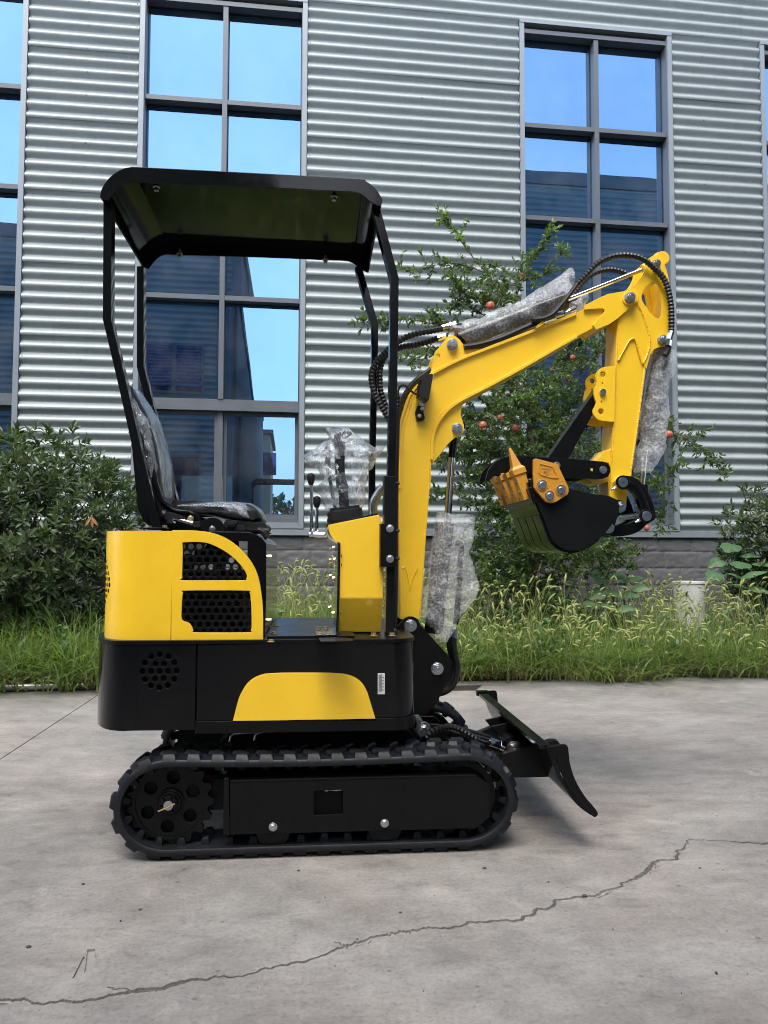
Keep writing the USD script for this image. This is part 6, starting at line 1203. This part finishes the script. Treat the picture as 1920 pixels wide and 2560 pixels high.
weed('pale broad-leaved weed leaning from the right edge over the stone-pattern plinth', at('D', 1640, 1300, 4.0), [(1548, 1212, 34, 3.9, -1), (1578, 1178, 44, 3.9, -.8), (1600, 1215, 46, 3.8, -.5), (1622, 1195, 42, 3.9, .2), (1590, 1240, 40, 3.8, -.6), (1625, 1235, 48, 3.7, .4), (1650, 1215, 42, 3.8, .6), (1542, 1240, 38, 3.8, -1), (1645, 1180, 40, 4.0, .3), (1598, 1262, 36, 3.7, -.2), (1640, 1268, 44, 3.7, .5), (1566, 1225, 30, 4.0, -.4)], 3)
weed('broad-leaved weed in the middle of the grass, to the right below the bucket', at('D', 1330, 1330, 3.9), [(1300, 1250, 36, 3.8, -.8), (1335, 1240, 40, 3.8, .1), (1365, 1245, 38, 3.8, .7), (1290, 1280, 36, 3.7, -.8), (1325, 1275, 44, 3.7, .0), (1360, 1280, 40, 3.7, .6), (1385, 1265, 36, 3.7, 1.), (1310, 1305, 36, 3.6, -.4), (1350, 1310, 38, 3.6, .5), (1275, 1300, 32, 3.6, -1), (1340, 1258, 30, 3.9, -.3), (1285, 1235, 30, 3.9, -.5)], 4)

# ---- grass and foxtails
S_POT = float(at('D', 1490, 1290, 4.25)[:2] @ WD[:2]) - .10
def mown(s, n_=None):                                        # grass height along the strip
    n_ = s * 0 + 3.5 if n_ is None else n_
    return (.35 + .26 * meshkit.fbm(np.stack([s * .8, s * 0, s * 0], -1), 3, 2) + .24 * (meshkit.fbm(np.stack([s * 2.6, n_ * 2.6, s * 0], -1), 3, 6) - .42)) * (1 - .10 * np.exp(-((s - S_POT) / .42) ** 4))
def blades(n, s0, s1, n0, n1, hmul, seed, wid=(.004, .009), lean=.5, mat='grass', name='grass', label='', k=5):
    rg = np.random.default_rng(seed); s = rg.uniform(s0, s1, n); nn = n0 + (n1 - n0) * rg.random(n) ** 1.15 + .34 * (meshkit.fbm(np.stack([s * 2.1, s * 0, s * 0], -1), 3, 44) - .5)
    h = mown(s, nn) * hmul * rg.uniform(.45, 1.2, n) * (.62 + .38 * np.clip((nn - n0) / .35, 0, 1)); a = rg.uniform(0, 2 * np.pi, n); l = h * lean * rg.uniform(.15, 1.5, n); w = rg.uniform(*wid, n)
    dx = np.stack([np.cos(a), np.sin(a) - .35, 0 * a], 1); sd = np.stack([-np.sin(a), np.cos(a), 0 * a], 1); sd = unit(sd + rg.normal(0, .4, (n, 3)) * [1, 1, 0])
    base = WD * s[:, None] + WN * nn[:, None] + np.array([0, 0, 1.]) * .015; rows = []
    for t in np.linspace(0, 1, k):
        c = base + dx * (l * t ** 1.9)[:, None] + np.array([0, 0, 1.]) * (h * (t - .42 * np.clip(l / h, 0, 1.2) * t ** 3))[:, None]; ww = w * (1 - t ** 2.2) * .5 + .0003
        rows.append(np.stack([c - sd * ww[:, None], c + sd * ww[:, None]], 1))
    V = np.stack(rows, 1).reshape(n, -1, 3); f = []
    for i in range(k - 1): f += [(2 * i, 2 * i + 1, 2 * i + 3), (2 * i, 2 * i + 3, 2 * i + 2)]
    return flat(V, np.array(f))
gm = [blades(15000, -3.6, 5.4, 2.70, 5.0, 1.0, 1, (.004, .010), .85), blades(8500, -3.6, 5.4, 2.56, 3.3, .72, 2, (.004, .010), 1.25), blades(2600, -3.6, -1.2, 2.62, 3.4, 1.05, 3, (.006, .012), 1.0), blades(3200, -.7, .6, 2.8, 4.6, 1.15, 6), blades(2600, -3.6, 5.4, 2.62, 4.6, .95, 7, (.010, .017), .9), blades(900, -3.6, 5.4, 2.44, 2.80, .8, 8, (.008, .015), 1.7)]
solo('grass', gm, 'grass', 'uncut green grass along the factory wall', 'grass', kind='stuff', smooth=True)
solo('dry_grass', [blades(5200, -3.6, 5.4, 2.56, 2.95, .42, 4, (.003, .007), 1.5)], 'dry_grass', 'dry straw-coloured grass lying over the edge of the concrete', 'grass', kind='stuff', smooth=True)
def foxtails(n, s0, s1, n0, n1, seed, hmul=1.):
    rg = np.random.default_rng(seed); st, hd_ = [], []; out_v, out_f, cnt = [], [], 0
    for i in range(n):
        s, nn = rg.uniform(s0, s1), n0 + (n1 - n0) * rg.random() ** 1.1; h = float(mown(np.array([s]), np.array([nn]))[0]) * hmul * rg.uniform(.75, 1.5) * (.72 + .28 * min((nn - n0) / .5, 1)); a = rg.uniform(0, 6.28); lean = rg.uniform(.1, .5) * h
        b = WD * s + WN * nn; dv = np.array([math.cos(a), math.sin(a) * .7 - .25, 0]); L = rg.uniform(.032, .088); droop = rg.uniform(.02, 1.2)
        top = b + dv * lean + [0, 0, h]; Q = np.array([b, b + dv * lean * .28 + [0, 0, h * .52], top]); st.append(tube(spl(Q, 3), [.0016] * 6 + [.001], 3, caps=False))
        d = unit(dv * .5 + [0, 0, 1.]); m = 7; P = [top]
        for j in range(m - 1): d = unit(d + dv * droop * .32 + [0, 0, -.13 * droop]); P.append(P[-1] + d * L / (m - 1))
        P = np.array(P); hd_.append(tube(P, np.array([.002, .0056, .0076, .0080, .0070, .0050, .0018]) * rg.uniform(.85, 1.25), 6, caps=False))
        T = unit(np.gradient(P, axis=0)); nb = 46; tt = rg.uniform(0, m - 1.01, nb); i0 = tt.astype(int); fr = tt - i0; p = P[i0] * (1 - fr)[:, None] + P[i0 + 1] * fr[:, None]; td = T[i0]
        rad = unit(np.cross(td, rg.normal(0, 1, (nb, 3)))); tip = p + rad * rg.uniform(.011, .018, nb)[:, None] + td * rg.uniform(.004, .010, nb)[:, None]; sw = unit(np.cross(rad, td)) * .0007
        out_v.append(np.stack([p - sw, p + sw, tip], 1).reshape(-1, 3)); out_f.append(np.arange(nb * 3).reshape(-1, 3) + cnt); cnt += nb * 3
    return st, hd_, (np.vstack(out_v), np.vstack(out_f))
S1, H1, F1 = foxtails(1500, .45, 5.3, 2.80, 4.9, 31); S2, H2, F2 = foxtails(240, -.55, .40, 3.0, 4.6, 32, 1.15); S3, H3, F3 = foxtails(40, -3.6, -2.3, 2.9, 3.6, 33, .9); S4, H4, F4 = foxtails(420, .5, 5.3, 2.62, 3.2, 34, .62)
solo('foxtail_grass', [vf(S1 + S2 + S3 + S4), vf(H1 + H2 + H3 + H4), F1, F2, F3, F4], 'foxtail', 'bristly pale foxtail seed heads nodding above the grass', 'foxtail grass', kind='stuff', smooth=True)

# ---- white planter and iron pipe in the grass
pc = at('D', 1490, 1290, 4.25); pr = px_size('D', 38, 4.25); zr = at('D', 1490, 1262, 4.25 - pr)[2]
prof_ = [(pr * .70, .0), (pr * .74, .01), (pr * .94, zr - .05), (pr * .97, zr - .02), (pr * 1.0, zr - .018), (pr * 1.0, zr), (pr * .93, zr), (pr * .90, zr - .06), (.001, zr - .07)]
V = np.array([[(pc[0] + a * math.cos(u), pc[1] + a * math.sin(u), z + .02) for a, z in prof_] for u in np.linspace(0, 2 * np.pi, 48, endpoint=False)]); m = grid(V, closed_u=True)
pot = thing('planter', 'white glazed planter standing in the grass by the stone-pattern plinth', 'planter', (pc[0], pc[1], .02))
part(pot, 'bowl', (m[0], m[1][:, ::-1]), 'ceramic', smooth=40)
def on_pot(px, py):
    d = ray('r2', px, py); A_ = d[0] ** 2 + d[1] ** 2; e = EYE - pc; r_ = pr * .925; B_ = 2 * (d[0] * e[0] + d[1] * e[1]); C_ = e[0] ** 2 + e[1] ** 2 - r_ ** 2; disc_ = max(B_ * B_ - 4 * A_ * C_, 0); return EYE + d * (-B_ - math.sqrt(disc_)) / (2 * A_) - np.array([0, .004, 0])
part(pot, 'painted_motif', vf([tube([on_pot(*p) for p in pts], w, 5) for pts, w in (([(838, 1100), (846, 1112), (852, 1130)], .007), ([(852, 1108), (860, 1120)], .006), ([(842, 1130), (870, 1140), (885, 1165)], .003), ([(838, 1132), (815, 1150)], .002), ([(850, 1135), (850, 1180)], .002), ([(862, 1104), (868, 1100)], .004), ([(870, 1150), (895, 1150)], .0018))]), 'ink')
pa, pb_ = gnd('D', -60, 1487, .03), gnd('D', 196, 1480, .03)
solo('iron_pipe', vf([cyl(pa, pb_, .024, 16)]), 'pipe', 'rusty grey steel pipe lying at the edge of the grass on the left', 'pipe')
gr = thing('drain_grate', 'iron drain grate half covered by grass behind the dozer blade', 'grate', gnd('fb', 860, 262, 0))
for i in range(5):
    a, b = gnd('fb', 760 + 10 * i, 240 + 8 * i, .004), gnd('fb', 1045 - 14 * i, 246 + 6 * i, .004); part(gr, 'bar', bx2((a[0], a[1] - .006, .001), (b[0], a[1] + .006, .007)), 'iron')
# small leafy weeds mixed into the grass
rw = np.random.default_rng(77); WB, WDr, WNr, WLn, wst = [], [], [], [], []
for i in range(170):
    s, nn = rw.uniform(-3.5, 5.2), 2.72 + 1.9 * rw.random(); b = WD * s + WN * nn; h = rw.uniform(.15, .5); top = b + [rw.normal(0, .08), rw.normal(0, .08), h]; P = spl([b, (b + top) / 2 + [rw.normal(0, .03), 0, .03], top], 5); wst.append(tube(P, .0022, 4, caps=False))
    for p in P[2:]:
        for k in range(3):
            d = unit(rw.normal(0, 1, 3) * [1, 1, .35] + [0, -.2, .15]); WB.append(p); WDr.append(d); WNr.append(unit([rw.normal(0, .25), rw.normal(0, .25) - .2, 1])); WLn.append(rw.uniform(.03, .075))
WLn = np.array(WLn); V, f = leaf_batch(WB, WDr, WNr, WLn, WLn * .5, rw.uniform(0, .35, len(WLn)), prof_w=(.1, .85, 1., .7, .05), fold=.15)
solo('leafy_weeds', [flat(V, f)] + wst, 'leaf_broad', 'small leafy weeds mixed into the grass along the wall', 'weeds', kind='stuff', smooth=50)
# trees far beyond the gap between the halls across the yard
ft = thing('far_tree', 'row of dark round-headed trees far beyond the gap across the yard', 'tree', wpt(3, OFF - 45, 0)); rt = np.random.default_rng(78); C = []
zt = wl('wi', 1140, 1925, WALL + 10 + 45)[1]
for i in range(2600):
    s = rt.uniform(-8, 16); top = zt * (.75 + .5 * meshkit.fbm(np.array([[s * .55, 0, 0]]), 3, 5)[0]); C.append(wpt(s, OFF - 45 + rt.normal(0, 1.2), top * (1 - rt.random() ** 1.6)))
C = np.array(C); V, f = leaf_batch(C, rt.normal(0, 1, C.shape), rt.normal(0, 1, C.shape), rt.uniform(.5, .9, len(C)), .4, .2); part(ft, 'crown', flat(V, f), 'leaf_dark', smooth=50, kind='stuff')
part(ft, 'trunk', cyl(wpt(3, OFF - 45, 0), wpt(3, OFF - 45, zt * .6), .14, 8), 'bark')
